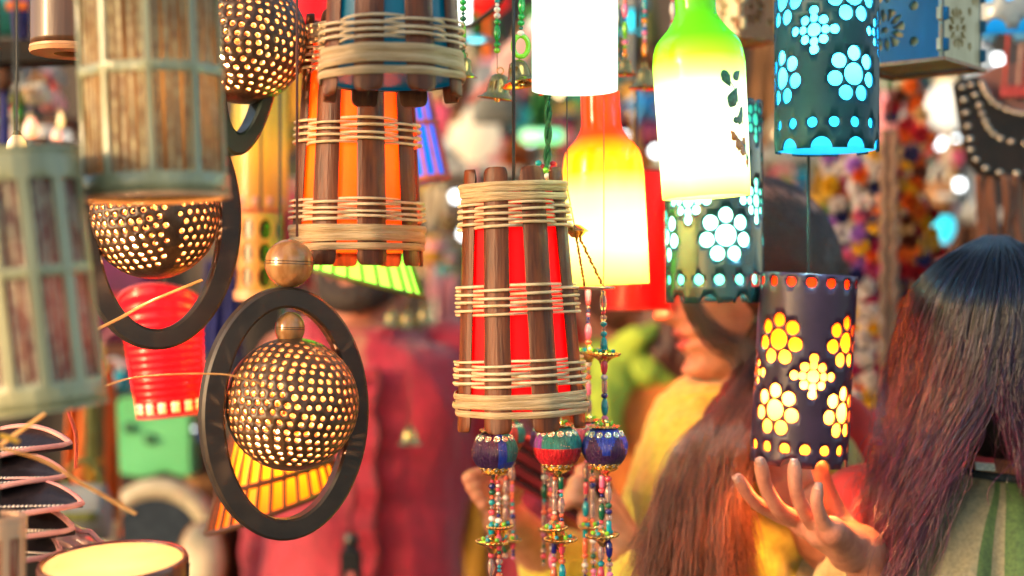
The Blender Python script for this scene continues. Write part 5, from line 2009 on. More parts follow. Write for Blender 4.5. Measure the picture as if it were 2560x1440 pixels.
for e_ in (0, 3):
    to_local(MW, MB().tube([(r_[e_][0], r_[e_][1] - .002, r_[e_][2]) for r_ in rows], .0035, 6).obj('placket_seam', pbr('dark_crimson_seam%d' % e_, (.10, .002, .010), rough=.7), None))
for i in range(5):
    bt = MB().lathe([(0, .001), (.005, .001), (.006, 0), (.005, -.002), (0, -.002)], 16).obj('button', pbr('red_button%d' % i, (.3, .03, .04), rough=.25), None)
    to_local(MW, bt)
    bt.matrix_world = Matrix.Translation((cx + .02, d1 - .150, Zm(940 + 105 * i))) @ Matrix.Rotation(PI / 2, 4, 'X')
# black clip hanging at the waist
cl = thing('strap_clip', 'black plastic clip hanging at the bottom in front of the crimson shirt', 'clip', P(878, 1390, 2.12))
k2 = K * 2.12
BLK = pbr('black_plastic', (.012, .012, .014), rough=.3)
MB().box((-.016, -.008, -.05), (.016, .008, .012)).obj('clip_body', BLK, cl, bevel=.005)
MB().lathe([(0, .036), (.009, .034), (.013, .024), (.010, .014), (.013, .010), (0, .010)], 20).obj('clip_head', BLK, cl)
MB().box((-.006, -.010, -.050), (.006, -.0085, -.022)).obj('clip_button', pbr('pink_plastic', (.6, .15, .15), rough=.4), cl, bevel=.001)

# ----------------------------------------------------------- person behind in orange
d2 = 2.55
OW = thing('person', 'blurred person with dark red brown hair, lime scarf and orange coat behind the profile', 'person', (P(1590, 720, d2).x, d2, 0))
oc = P(1580, 730, d2)
OM = head_frame(oc + Vector((0, 0, -.11)), (-.9, .5, -.1), (0, 0, 1))
mb = MB()
add_head(mb, OM)
Zo = lambda y: P(0, y, d2).z
ox = P(1600, 720, d2).x
mb.capsule([OM @ Vector((0, -.02, .05)), (ox, d2, Zo(960)), (ox, d2, 1.0), (ox, d2, .9)], [.055, .06, .11, .115])
for s in (-1, 1):
    mb.capsule([(ox + .06 * s, d2, Zo(960)), (ox + .17 * s, d2, Zo(1000)), (ox + .2 * s, d2, 1.0), (ox + .16 * s, d2 - .06, .80)], [.05, .05, .038, .03])
    mb.ball((ox + .16 * s, d2 - .08, .75), (.03, .03, .05), 12)
legs(mb, ox, d2, .4)
to_local(OW, fuse(mb, 'body', [SKIN2], .006, 3))
HR3 = pbr('dark_red_brown_hair', (.10, .022, .012), (.04, .012, .009), scale=(90, 90, 12), rough=.45, bump=.6, bscale=(200, 200, 20))
mb = MB().ball(OM @ Vector((0, -.02, .125)), (.092, .108, .112), 30, 0, OM)
mb.capsule([OM @ Vector((0, -.06, .10)), OM @ Vector((0, -.075, .0)), OM @ Vector((0, -.07, -.10))], [.08, .08, .05])
to_local(OW, fuse(mb, 'hair', HR3, .006, 3, disp=wnoise(.008, 50, .4)))
ORG = pbr('orange_coat', (.70, .20, .025), (.55, .13, .02), scale=40, rough=.75, bump=.2)
mb = MB()
loft(mb, [(Zo(905), ox, d2, .07, .07), (Zo(940), ox, d2, .14, .10), (Zo(990), ox, d2, .19, .12), (Zo(1150), ox, d2, .20, .14), (.95, ox, d2, .20, .15), (.6, ox, d2, .24, .18)], fold=lambda t, f, z: .02 * math.sin(7 * t + 9 * f))
for s in (-1, 1):
    limb_cloth(mb, [(ox + .13 * s, d2, Zo(985)), (ox + .19 * s, d2, 1.15), (ox + .2 * s, d2, 1.0), (ox + .16 * s, d2 - .06, .82)], [.07, .062, .056, .048], .05, s)
to_local(OW, fuse(mb, 'coat', ORG, .007, 3, disp=wnoise(.008, 18)))
LIME = pbr('lime_scarf', (.42, .55, .05), (.30, .42, .04), scale=30, rough=.8, bump=.3)
mb = MB()
mb.tube([(ox - .01 + .10 * math.cos(t), d2 + .085 * math.sin(t), Zo(918) + .012 * math.sin(2 * t)) for t in (2 * PI * j / 40 for j in range(40))], [.034 + .008 * math.sin(j * 1.3) for j in range(40)], 14, True)
mb.capsule([(ox - .06, d2 - .10, Zo(930)), (ox - .075, d2 - .135, Zo(1000)), (ox - .07, d2 - .145, Zo(1080))], [.04, .036, .028])
mb.capsule([(ox - .04, d2 - .08, Zo(880)), (ox - .02, d2 - .11, Zo(840)), (ox + .02, d2 - .10, Zo(810))], [.03, .022, .012])
to_local(OW, fuse(mb, 'scarf', LIME, .006, 3, disp=wnoise(.007, 30)))
# =========================================================== studded bag, flower garlands (right)
BLEA = pbr('worn_black_leather', (.012, .011, .011), (.022, .015, .012), scale=30, rough=.5, bump=.3, bscale=200, spec=.3)
STUD = pbr('steel_stud', (.75, .62, .48), (.60, .48, .38), scale=80, rough=.22, metal=1)
TANL = pbr('brown_suede', (.28, .09, .035), (.16, .05, .02), scale=(60, 60, 6), rough=.85, sheen=.3)
db = 1.78
kb = K * db
bag = thing('studded_bag', 'black studded leather bag with brown suede fringe hanging above the right hand head', 'bag', P(2500, 330, db))
L0 = lambda x, y: ((x - 2500) * kb, -(y - 330) * kb)
body = [L0(*p) for p in ((2384, 205), (2400, 300), (2420, 400), (2450, 440), (2520, 452), (2600, 448), (2680, 420), (2730, 300), (2740, 190), (2700, 190), (2660, 270), (2560, 292), (2490, 270), (2455, 215), (2440, 190))]
MB().prism(body, -.012, .012).obj('bag_front', BLEA, bag, smooth=False, bevel=.003)
inner = [L0(*p) for p in ((2440, 192), (2456, 215), (2490, 268), (2560, 290), (2660, 268), (2700, 192), (2640, 150), (2500, 160))]
MB().prism(inner, .004, .016).obj('bag_lining', pbr('rose_brown_lining', (.40, .18, .14), (.28, .12, .10), scale=30, rough=.6), bag, smooth=False)
mb = MB()
for path in (((2398, 222), (2406, 280), (2416, 340), (2424, 390), (2466, 428), (2540, 436), (2620, 432)), ((2420, 216), (2438, 262), (2452, 300), (2468, 330), (2500, 352), (2560, 362), (2640, 352)), ((2446, 212), (2456, 234), (2478, 262), (2520, 282), (2560, 288), (2620, 280))):
    pts = spline([(*L0(*p), 0) for p in path], 12)
    for p in pts:
        mb.ball((p[0], -.0135, p[1]), (.0044, .003, .0044), 10)
mb.obj('studs', STUD, bag, sharp=0)
for i in range(9):
    x = 2442 + 20 * i
    rows = []
    for j in range(14):
        f = j / 13
        w = .0052
        xx, zz = L0(x, 440 + 230 * f)
        rows.append([(xx + s * w + .004 * math.sin(i * 2.1 + 3 * f), -.010 + .006 * math.sin(i * 1.3 + 5 * f) + .0015 * abs(s), zz) for s in (-1, 0, 1)])
    fr_ = MB().grid(rows).obj('fringe', TANL, bag, sharp=0)
    fr_.modifiers.new('thickness', 'SOLIDIFY').thickness = .0022
for i, c in enumerate(((.55, .06, .05), (.06, .06, .09), (.6, .35, .28), (.5, .05, .05), (.1, .1, .14))):
    x = 2500 + 17 * i
    a, b = L0(x, 232), L0(x + 14, 70)
    MB().tube([(a[0], -.014, a[1]), (b[0], -.012, b[1])], .0022, 8).obj('strap_thong', pbr('thong%d' % i, c, rough=.6), bag)
    MB().lathe([(0, -.008), (.004, -.007), (.004, .003), (.002, .008), (0, .008)], 12).obj('thong_end', pbr('thong_end%d' % i, (.55, .05, .05), rough=.5), bag).location = (a[0], -.014, a[1])
MB().tube([(*[L0(2400, 210)[0], 0], L0(2400, 210)[1]), (L0(2440, 0)[0], 0, L0(2440, 0)[1]), (L0(2470, -300)[0], 0, L0(2470, -300)[1])], .003, 8).obj('shoulder_strap', BLEA, bag)

FL = {n: pbr(n + '_petal', W(*c), tuple(v * .75 for v in W(*c)), scale=80, rough=.7, trans=.15) for n, c in
      dict(white=(245, 235, 230), pink=(240, 120, 160), magenta=(200, 40, 110), navy=(30, 40, 110), yellow=(250, 205, 50), orange=(245, 120, 30), crimson=(190, 25, 45), leaf=(60, 130, 40), lilac=(190, 130, 220), brown=(110, 50, 30), cream=(230, 200, 150)).items()}


def pom_mesh():
    mb = MB()
    r2 = random.Random(2)
    for i in range(30):
        v = Vector((r2.gauss(0, 1), r2.gauss(0, 1), r2.gauss(0, 1))).normalized()
        q = v.to_track_quat('Z', 'Y').to_matrix()
        mb.add([q @ Vector(p) for p in ((0, 0, .003), (.004, .002, .011), (.0015, .0055, .013), (-.004, .003, .0115), (-.003, -.003, .010), (.003, -.003, .0105))], [(0, 1, 2), (0, 2, 3), (0, 3, 4), (0, 5, 1), (0, 4, 5)])
    return mb


_pom = {n: pom_mesh().mesh('flower', FL[n], smooth=False, clean=False) for n in FL}


def garland(label, x, y0, y1, d, cols, seed, wdt=1, sc=1.0):
    k = K * d
    o = thing('flower_garland', label, 'garland', P(x, y1, d), group='paper flower garlands')
    r2 = random.Random(seed)
    h = (y1 - y0) * k
    n = int(h / (.0135 * sc))
    n = min(n, 48)
    for i in range(n):
        for w in range(2):
            put('flower', _pom[r2.choice(cols)], o, Matrix.Translation((r2.uniform(-1, 1) * .012 * wdt + (w - .5) * .020 * wdt, r2.uniform(-.012, .012), h * (i + .5) / n)) @ Matrix.Rotation(r2.uniform(0, 6), 4, 'Z') @ Matrix.Scale(sc * r2.uniform(.9, 1.25), 4))
    MB().tube([(0, 0, 0), (0, 0, h * .5), (0, 0, h), (0, 0, CEIL - o.location.z)], .001, 5).obj('garland_string', STRN, o)


CW = ('white', 'pink', 'magenta', 'navy', 'yellow', 'white', 'orange', 'lilac', 'white')
CO = ('orange', 'crimson', 'yellow', 'brown', 'crimson', 'orange', 'navy', 'cream')
garland('paper flower garland in white, pink and navy, left of the two pale ones', 2108, 380, 985, 2.0, CW + ('leaf', 'crimson'), 1)
garland('paper flower garland in pale pink, white and yellow, right of the two pale ones', 2166, 375, 1010, 1.95, CW + ('lilac', 'yellow'), 2)
garland('rust and crimson paper flower garland, upper one left of the grey bags', 2268, 205, 830, 2.05, CO, 3)
garland('orange and yellow paper flower garland hanging lower beside the grey bags', 2310, 500, 880, 2.1, ('orange', 'yellow', 'crimson', 'cream', 'brown', 'pink'), 4)
# chain of brown beads between the garlands
o = thing('seed_chain', 'plaited brown seed chain hanging between the pale and the rust garlands', 'seed chain', P(2222, 1000, 1.9))
k = K * 1.9
mb = MB()
for i in range(64):
    for s in (-1, 1):
        mb.ball((s * .0065 + .002 * math.sin(i), 0, (1000 - (330 + 10.3 * i)) * k), (.0066, .005, .0044), 8)
mb.obj('seeds', pbr('brown_seed', (.32, .19, .12), (.18, .10, .06), scale=60, rough=.4), o, sharp=0)
MB().tube([(0, 0, 0), (0, 0, CEIL - o.location.z)], .0012, 5).obj('chain_string', STRN, o)

# =========================================================== setting
def sheet(name, x0, x1, y0, y1, z, mat):
    return struct(MB().add([(x0, y0, z), (x1, y0, z), (x1, y1, z), (x0, y1, z)], [(0, 1, 2, 3)]).obj(name, mat, None, smooth=False, clean=False))


sheet('ground', -60, 60, -40, 60, 0, pbr('dusty_paving', (.16, .13, .10), (.09, .075, .06), scale=3, rough=.9, bump=.3, bscale=40))
# overhead grid of galvanised wire everything hangs from
mb = MB()
for i in range(41):
    x = -1.6 + i * .08
    mb.tube([(x, .6, CEIL + .004), (x, 2.4, CEIL + .004)], .0022, 5)
for j in range(24):
    y = .62 + j * .075
    mb.tube([(-1.6, y, CEIL), (1.6, y, CEIL)], .0022, 5)
gridw = mb.obj('wire_grid', pbr('galvanised_wire', (.4, .4, .4), rough=.4, metal=.8), None, sharp=0, clean=False)
tag(gridw, 'galvanised wire grid above the stall that all the lamps hang from', 'wire grid')
POLE = pbr('bamboo_pole', (.40, .26, .10), (.26, .15, .06), scale=(40, 40, 6), rough=.45)
for i, (x, y, s) in enumerate(((-1.62, .6, 'front left'), (1.62, .6, 'front right'), (-1.62, 2.42, 'back left'), (1.62, 2.42, 'back right'))):
    mb = MB()
    prof = []
    for j in range(10):
        z = j * .255
        prof += [(.024, z + .006), (.023, z + .12), (.024, z + .235), (.027, z + .245), (.024, z + .252)]
    mb.lathe([(0, 0)] + prof + [(0, 2.56)], 20)
    p = mb.obj('bamboo_pole', POLE, None)
    p.location = (x, y, 0)
    tag(p, f'bamboo pole at the {s} corner of the lamp stall', 'pole', 'bamboo poles of the stall')

# back stall wall: black cloth with seams on a batten frame, and shelves
CLOTH = pbr('dark_brown_stall_cloth', (.085, .065, .05), (.045, .035, .03), scale=5, rough=.9, bump=.4, bscale=30)
mb = MB()
rows = []
for i in range(2):
    rows.append([(-4.2 + 8.4 * j / 140, 5.0 + .05 * math.sin(j * .9) + .03 * math.sin(j * .37), 3.4 * i) for j in range(141)])
cw = mb.grid(rows).obj('stall_cloth', CLOTH, None, sharp=0)
cw.modifiers.new('thickness', 'SOLIDIFY').thickness = .004
tag(cw, 'dark brown pleated cloth closing the back of the stall across the lane', 'cloth wall')
SHW = pbr('white_painted_board', (.72, .70, .64), (.60, .57, .50), scale=6, rough=.5)
for nm, x0, x1, y, d, lab in ((1, 1050, 1430, 430, 4.2, 'white shelf board behind the red bamboo lamp'), (2, 1880, 2110, 402, 4.0, 'white shelf board behind the cyan lamp'), (3, 2270, 2480, 545, 3.6, 'grey shelf board under the grey bags')):
    a, b = P(x0, y, d), P(x1, y, d)
    o = thing('shelf', lab, 'shelf', (a + b) / 2, group='shelves of the back stall')
    w = (b - a).length / 2
    MB().box((-w, -.14, -.014), (w, .14, .014)).obj('board', SHW, o, bevel=.003)
    for s in (-1, 1):
        MB().prism([(-.010, -.016), (.010, -.016), (.010, -.03), (-.010, -.15)], .0, .14, Matrix.Translation((s * w * .8, 0, 0))).obj('bracket', SHW, o, smooth=False)
    MB().box((-.012, .10, -1.2), (.012, .13, -.151), Matrix.Translation((-w * .8, 0, 0))).obj('leg', SHW, o, smooth=False)
    MB().box((-.012, .10, -1.2), (.012, .13, -.151), Matrix.Translation((w * .8, 0, 0))).obj('leg', SHW, o, smooth=False)


# =========================================================== goods of the back stalls
CLS = dict(mustard=(205, 150, 40), teal=(25, 130, 130), rose=(220, 95, 115), cream=(228, 212, 180), scarlet=(205, 35, 30), indigo=(45, 50, 130), olive=(110, 115, 50), tan=(175, 125, 80), turquoise=(40, 175, 190), plum=(105, 35, 80), orange=(235, 115, 35), grey=(140, 145, 145),
           pink=(245, 160, 170), white=(235, 235, 228), brown=(95, 55, 30), green=(50, 140, 60))
GM_ = {}


def gmat(n):
    if n not in GM_:
        c = W(*CLS[n])
        GM_[n] = pbr(n + '_cloth', c, tuple(v * .6 for v in c), scale=14, rough=.75, bump=.25, bscale=90)
    return GM_[n]


def bag_item(c, col, trim, w, h):
    p = c
    o = thing('cloth_bag', '', 'bag', p, group='goods of the back stalls')
    rows = []
    for i in range(13):
        f = i / 12
        r = (w / 2) * (1 - .16 * f + .10 * math.sin(PI * f))
        t = .035 * math.sin(PI * min(1, f * 1.02 + .02)) + .006
        rows.append([(r * math.copysign(abs(math.cos(q)) ** .5, math.cos(q)), t * math.copysign(abs(math.sin(q)) ** .8, math.sin(q)) * (1 + .1 * math.sin(4 * q + 6 * f)), h * (f - 1)) for q in (2 * PI * j / 36 for j in range(36))])
    MB().grid(rows, True, 0, True, True).obj('pouch', gmat(col), o, sharp=0)
    MB().tube([(w * .34 * math.cos(q), 0, h * .42 * math.sin(q)) for q in (PI * j / 20 for j in range(21))], .008, 8, flat=.5).obj('handle', gmat(trim), o)
    rows = [[(w * .5 * u, -.045 - .002 * math.cos(u * 9), -h * z) for u in (-.8, -.4, 0, .4, .8)] for z in (.42, .5, .58)]
    b = MB().grid(rows).obj('woven_band', gmat(trim), o, sharp=0)
    b.modifiers.new('thickness', 'SOLIDIFY').thickness = .004
    return o


def scarf_item(c, col, trim, w, h):
    o = thing('scarf', '', 'scarf', c, group='goods of the back stalls')
    rows = []
    for i in range(20):
        f = i / 19
        rows.append([(w / 2 * u * (.55 + .45 * f), .018 * math.sin(u * 8 + 2 * f) - .02, -h * f - .02 * math.cos(u * 5) * f) for u in (-1 + 2 * j / 24 for j in range(25))])
    s = MB().grid(rows).obj('cloth', gmat(col), o, sharp=0)
    s.modifiers.new('thickness', 'SOLIDIFY').thickness = .004
    s = MB().grid(rows[-4:-1]).obj('border', gmat(trim), o, sharp=0)
    s.location.y = -.005
    s.modifiers.new('thickness', 'SOLIDIFY').thickness = .004
    MB().tube([(.012 * math.cos(q), 0, .012 + .012 * math.sin(q)) for q in (2 * PI * j / 14 for j in range(15))], .003, 6).obj('ring', BRASS, o)
    return o


LITC = {}


def lit(col, s=1.6):
    if col not in LITC:
        c = W(*CLS[col])
        LITC[col] = shade(col + '_lit_paper', [(0, c), (1, c)], (0, 1), trans=.4, emit=s, rough=.6, coat=0)
    return LITC[col]


def lantern_item(c, col, trim, w, h, on=0):
    o = thing('paper_lantern', '', 'lantern', c, group='goods of the back stalls')
    prof = [(.02, -h)] + [((w / 2) * (math.sin(PI * (i + .8) / 17.6)) ** .7 * (1 + .03 * (-1) ** i), -h + h * i / 16) for i in range(17)] + [(.02, 0)]
    MB().lathe(prof, 32).obj('globe', lit(col, on) if on else gmat(col), o, sharp=0)
    MB().lathe([(.0, -.004), (.03, -.004), (.03, .014), (0, .014)], 20).obj('collar', gmat(trim), o)
    MB().lathe([(.0, -h - .08), (.010, -h - .075), (.006, -h - .01), (.012, -h), (0, -h + .002)], 12).obj('tassel', gmat(trim), o)
    return o


def jar_item(c, col, trim, w, h):
    o = thing('clay_jar', '', 'jar', c, group='goods of the back stalls')
    MB().lathe([(0, -h), (w * .28, -h), (w * .45, -h * .72), (w * .5, -h * .5), (w * .4, -h * .22), (w * .2, -h * .1), (w * .26, 0), (w * .22, 0), (w * .16, -h * .1), (0, -h * .12)], 28).obj('body', gmat(col), o)
    MB().lathe([(w * .497, -h * .56), (w * .512, -h * .5), (w * .49, -h * .42)], 28).obj('painted_band', gmat(trim), o)
    return o


KIND = dict(bag=bag_item, scarf=scarf_item, lantern=lantern_item, jar=jar_item)
KN = dict(bag='cloth bag', scarf='scarf', lantern='paper lantern', jar='jar')


def goods(kind, x, y, d, col, trim, w, h, where, on=0):
    """x, y: picture place of the top centre; w, h in picture pixels"""
    a = (on,) if on else ()
    o = KIND[kind](P(x, y, d), col, trim, w * K * d, h * K * d, *a)
    o['label'] = f'{"glowing " if on else ""}{col} {KN[kind]} with {trim} trim {where}'
    return o


for g_ in (
    # behind the top middle
    ('lantern', 1186, 258, 3.2, 'cream', 'pink', 130, 150, 'left of the black flex', .3),
    ('lantern', 1092, 255, 3.4, 'rose', 'tan', 90, 90, 'right of the small blue lamp', .2),
    ('bag', 1290, 350, 3.3, 'orange', 'brown', 70, 70, 'just below the pair of bells'),
    ('scarf', 1350, 230, 3.4, 'green', 'olive', 110, 110, 'under the white glass cylinder'),
    ('scarf', 1205, 20, 2.7, 'green', 'olive', 120, 100, 'at the top beside the white tube'),
    ('lantern', 1220, -30, 2.6, 'scarlet', 'orange', 110, 70, 'cut by the top edge', .3),
    ('bag', 1240, 160, 3.0, 'grey', 'pink', 120, 150, 'behind the two bells'),
    ('scarf', 1170, 165, 3.2, 'brown', 'tan', 110, 170, 'right of the teal bamboo lamp'),
    ('bag', 1330, 170, 3.6, 'tan', 'rose', 120, 130, 'behind the left edge of the white glass'),
    ('jar', 1395, 300, 4.1, 'grey', 'white', 90, 112, 'on the shelf left of the amber neck'),
    ('jar', 1120, 345, 4.1, 'white', 'grey', 70, 72, 'on the left end of the shelf'),
    ('jar', 1245, 340, 4.1, 'pink', 'white', 70, 76, 'in the middle of the shelf'),
    ('scarf', 1090, 470, 3.6, 'cream', 'tan', 120, 230, 'between the orange and red bamboo lamps'),
    ('scarf', 1120, 690, 3.0, 'pink', 'rose', 80, 330, 'left of the red bamboo lamp'),
    ('bag', 1070, 500, 3.9, 'tan', 'mustard', 100, 160, 'right of the orange bamboo lamp'),
    ('bag', 1130, 620, 4.0, 'olive', 'cream', 90, 130, 'left of the red bamboo lamp, under the shelf'),
    ('scarf', 1330, 460, 4.3, 'brown', 'grey', 260, 300, 'hanging from the middle shelf'),
    # between white glass, amber and green bottles
    ('scarf', 1595, -30, 2.9, 'olive', 'brown', 130, 180, 'behind the mixed bead strings'),
    ('lantern', 1578, 20, 2.3, 'turquoise', 'grey', 30, 60, 'tiny, among the mixed bead strings', 1.0),
    ('bag', 1640, 300, 3.4, 'plum', 'rose', 90, 80, 'between the amber and green bottles'),
    ('scarf', 1560, 225, 3.7, 'tan', 'grey', 130, 190, 'behind the blue star'),
    ('bag', 1630, 375, 3.5, 'orange', 'mustard', 90, 80, 'beside the shoulder of the amber bottle'),
    # right of the green bottle
    ('scarf', 1905, 90, 3.0, 'tan', 'cream', 110, 260, 'left edge of the cyan lamp'),
    ('scarf', 1935, 420, 3.6, 'rose', 'pink', 70, 100, 'on the white shelf behind the cord'),
    ('bag', 2010, 425, 3.7, 'turquoise', 'teal', 50, 70, 'under the white shelf, beside the blue cord'),
    ('scarf', 2045, 430, 3.5, 'mustard', 'olive', 90, 170, 'right of the cord under the cyan lamp'),
    ('scarf', 1970, 430, 3.9, 'cream', 'orange', 110, 190, 'behind the brown haired head'),
    ('scarf', 2060, 560, 3.4, 'orange', 'rose', 80, 170, 'left of the pale garlands'),
    ('bag', 1925, 300, 3.9, 'white', 'grey', 70, 80, 'on the shelf left of the cyan lamp'),
    # far right
    ('lantern', 2370, 205, 3.0, 'white', 'cream', 120, 120, 'under the blue box lantern', .25),
    ('lantern', 2440, 105, 2.8, 'grey', 'white', 90, 110, 'left of the red thongs', .6),
    ('scarf', 2395, 320, 3.3, 'grey', 'white', 150, 220, 'left of the studded bag'),
    ('bag', 2225, 230, 2.8, 'pink', 'white', 60, 130, 'under the left corner of the blue box lantern'),
    ('jar', 2400, 500, 3.6, 'mustard', 'olive', 60, 45, 'on the grey shelf, right one'),
    ('jar', 2345, 490, 3.6, 'olive', 'cream', 60, 55, 'on the grey shelf, left one'),
    ('scarf', 2400, 560, 3.3, 'brown', 'plum', 200, 260, 'behind the dark haired head'),
    ('scarf', 2520, 640, 3.0, 'tan', 'brown', 160, 300, 'at the right edge behind the dark hair'),
    ('bag', 2230, 140, 3.1, 'green', 'turquoise', 50, 90, 'left of the rust garland'),
    # left
    ('bag', 20, -60, 2.2, 'teal', 'turquoise', 130, 150, 'on the black shelf bar in the corner'),
    ('bag', 70, -40, 2.0, 'indigo', 'orange', 60, 138, 'on the black shelf bar beside the brown shade'),
    ('lantern', 10, 160, 2.0, 'brown', 'indigo', 60, 70, 'under the black shelf bar at the edge'),
    ('scarf', 62, 165, 2.4, 'grey', 'cream', 60, 90, 'under the black shelf bar'),
    ('lantern', 78, 235, 2.3, 'indigo', 'grey', 40, 46, 'above the open tilted shade'),
    ('bag', 130, 165, 2.4, 'grey', 'rose', 50, 60, 'beside the big pale shade'),
    ('lantern', 50, 255, 2.2, 'green', 'olive', 28, 44, 'over the tilted shade'),
    ('bag', 132, 230, 2.2, 'pink', 'scarlet', 44, 50, 'beside the left rim of the big pale shade'),
    ('scarf', 150, 420, 2.6, 'brown', 'olive', 190, 500, 'behind the tilted shade'),
    ('scarf', 240, 900, 2.2, 'orange', 'tan', 160, 430, 'below the coconut lamp ring at the left'),
    ('scarf', 246, 940, 2.1, 'olive', 'mustard', 40, 270, 'in front of the orange one below the ring'),
    ('bag', 300, 860, 2.5, 'brown', 'pink', 120, 90, 'under the left coconut lamp ring'),
    ('bag', 285, 925, 2.4, 'turquoise', 'white', 70, 60, 'peeping under the left coconut lamp ring'),
    ('bag', 290, 640, 2.6, 'plum', 'scarlet', 200, 220, 'behind the left coconut lamp'),
    ('scarf', 560, 650, 2.6, 'indigo', 'grey', 120, 300, 'between the two coconut lamp rings'),
    ('bag', 540, 1100, 2.6, 'brown', 'tan', 150, 190, 'left of the main oval ring'),
    ('scarf', 720, 60, 2.6, 'mustard', 'olive', 190, 300, 'behind the brown cord at the top'),
    ('scarf', 720, 480, 2.8, 'rose', 'scarlet', 150, 260, 'behind the wooden ball'),
    ('scarf', 600, 1180, 2.5, 'brown', 'plum', 190, 330, 'below the main oval ring on its left'),
    ('bag', 210, 1210, 2.0, 'grey', 'olive', 130, 140, 'behind the leather leaves'),
    # behind the people
    ('scarf', 1320, 790, 3.4, 'orange', 'brown', 300, 420, 'behind the lower end of the red bamboo lamp'),
    ('scarf', 1480, 760, 3.2, 'scarlet', 'orange', 200, 400, 'below the amber bottle'),
    ('scarf', 1250, 1120, 3.0, 'mustard', 'tan', 300, 400, 'behind the thread balls'),
    ('scarf', 1000, 380, 3.8, 'olive', 'teal', 200, 320, 'behind the orange bamboo lamp'),
    ('scarf', 1500, 40, 3.8, 'teal', 'green', 220, 260, 'behind the white glass cylinder'),
    ('scarf', 1780, 60, 3.6, 'brown', 'mustard', 220, 460, 'behind the green bottle lamp'),
    ('scarf', 2060, 10, 3.6, 'teal', 'grey', 240, 360, 'behind the cyan lamp'),
    ('scarf', 2320, -30, 3.8, 'indigo', 'teal', 260, 240, 'behind the blue box lantern'),
    ('scarf', 1060, -30, 3.8, 'cream', 'olive', 300, 260, 'behind the teal bamboo lamp'),
    ('scarf', 2250, 820, 3.0, 'rose', 'plum', 220, 420, 'behind the pale garlands, low'),
    ('scarf', 430, 100, 3.6, 'tan', 'plum', 360, 420, 'behind the big pale shade'),
):
    goods(*g_)

# crowded small stock between the big pieces
r3 = random.Random(31)
ck = list(CLS)
areas = (((1050, 430, 1150, 950), 3.3, 9), ((1880, 390, 2090, 640), 3.4, 12), ((2310, 190, 2470, 560), 3.1, 8), ((0, 175, 165, 360), 2.3, 8), ((250, 900, 690, 1400), 2.9, 14), ((1490, 0, 1700, 420), 3.2, 10), ((1170, 0, 1420, 430), 3.4, 14), ((1180, 1050, 1560, 1400), 2.9, 8), ((580, 250, 740, 700), 2.6, 6))
names = ('between the bamboo lamps', 'behind the blue cord', 'beside the studded bag', 'above the tilted shade', 'low behind the oval ring', 'around the mixed bead strings', 'behind the bells', 'behind the thread balls', 'behind the brown cord')
seen_ = set()
for (bx, dd, cnt), nm in zip(areas, names):
    for i in range(cnt):
        while True:
            a, b, kd_ = r3.choice(ck), r3.choice(ck), r3.choice(('bag', 'jar', 'lantern', 'lantern', 'bag'))
            if a != b and (a, b, kd_) not in seen_:
                break
        seen_.add((a, b, kd_))
        sz = r3.uniform(30, 62)
        x, y = r3.uniform(bx[0], bx[2]), r3.uniform(bx[1], bx[3])
        on = r3.choice((0, .15, .3)) if kd_ == 'lantern' else 0  # added glow: lanterns lit at random to brighten the back stalls
        o = KIND[kd_](P(x, y, dd + r3.uniform(-.25, .35)), a, b, sz * K * dd, sz * K * dd * r3.uniform(.9, 1.5), *((on,) if on else ()))
        o['label'] = f'small blurred {a} {KN[kd_]} with {b} trim {nm}'

# the special blurred ones ------------------------------------------------
o = thing('star_lantern', 'blurred blue star ornament between the amber and green bottles', 'star ornament', P(1607, 265, 2.7))
k = K * 2.7
mb = MB()
vs = []
for i in range(10):
    a = PI / 2 + PI * i / 5 + .25
    r = (56 if i % 2 == 0 else 27) * k
    vs.append((r * math.cos(a), 0, r * math.sin(a)))
mb.add(vs + [(0, -.02, 0), (0, .02, 0)], [(i, (i + 1) % 10, 10) for i in range(10)] + [((i + 1) % 10, i, 11) for i in range(10)])
mb.obj('star', pbr('sky_blue_lacquer', W(20, 140, 215), rough=.3, coat=.4), o, smooth=False)
MB().tube([(0, 0, .03), (0, 0, .8)], .001, 5).obj('string', STRN, o)

GT = glow('green_tube_light', (.05, 1, .28), .42)
o = thing('tube_light', 'glowing green tube light under the white glass cylinder', 'tube light', P(1355, 342, 2.9))
k = K * 2.9
MB().capsule([(-38 * k, 0, 0), (38 * k, 0, 0)], [.0145, .0145]).obj('tube', GT, o, sharp=0)
MB().box((-58 * k, .012, -.008), (58 * k, .03, .022)).obj('holder', pbr('green_tin', (.05, .25, .10), rough=.5), o, bevel=.002)
o = thing('tube_light', 'upright white tube light at the top right of the teal bamboo lamp', 'tube light', P(1162, 20, 2.0))
k = K * 2.0
MB().tube([(0, 0, -62 * k), (0, 0, -30 * k), (0, 0, 100 * k)], .0075, 12).obj('tube', glow('white_tube_light', (.95, 1, .95), 1.5), o)
MB().lathe([(0, -.008), (.010, -.008), (.010, .012), (0, .012)], 16).obj('cap', SHW, o).location.z = -66 * k
o = thing('reflector', 'cyan lit oval reflector under the white tube light', 'lamp', P(1190, 98, 1.9))
MB().lathe([(0, .006), (.012, .004), (.02, 0), (.022, -.003), (.018, -.002), (0, 0)], 28).obj('dish', pbr('cyan_dish', W(20, 190, 215), rough=.2), o)
MB().ball((0, 0, -.001), (.012, .012, .003), 14).obj('lens', glow('cyan_lens', (.15, .9, 1), .7), o)
o = thing('paddle', 'blurred pink wooden paddle hanging askew behind the left bell', 'paddle', M=Matrix.Translation(P(1258, 170, 2.2)) @ Matrix.Rotation(.75, 4, 'Y'))
k = K * 2.2
MB().tube([(0, 0, -120 * k), (0, 0, -20 * k)], .004, 8).obj('stick', PINKBAR, o)
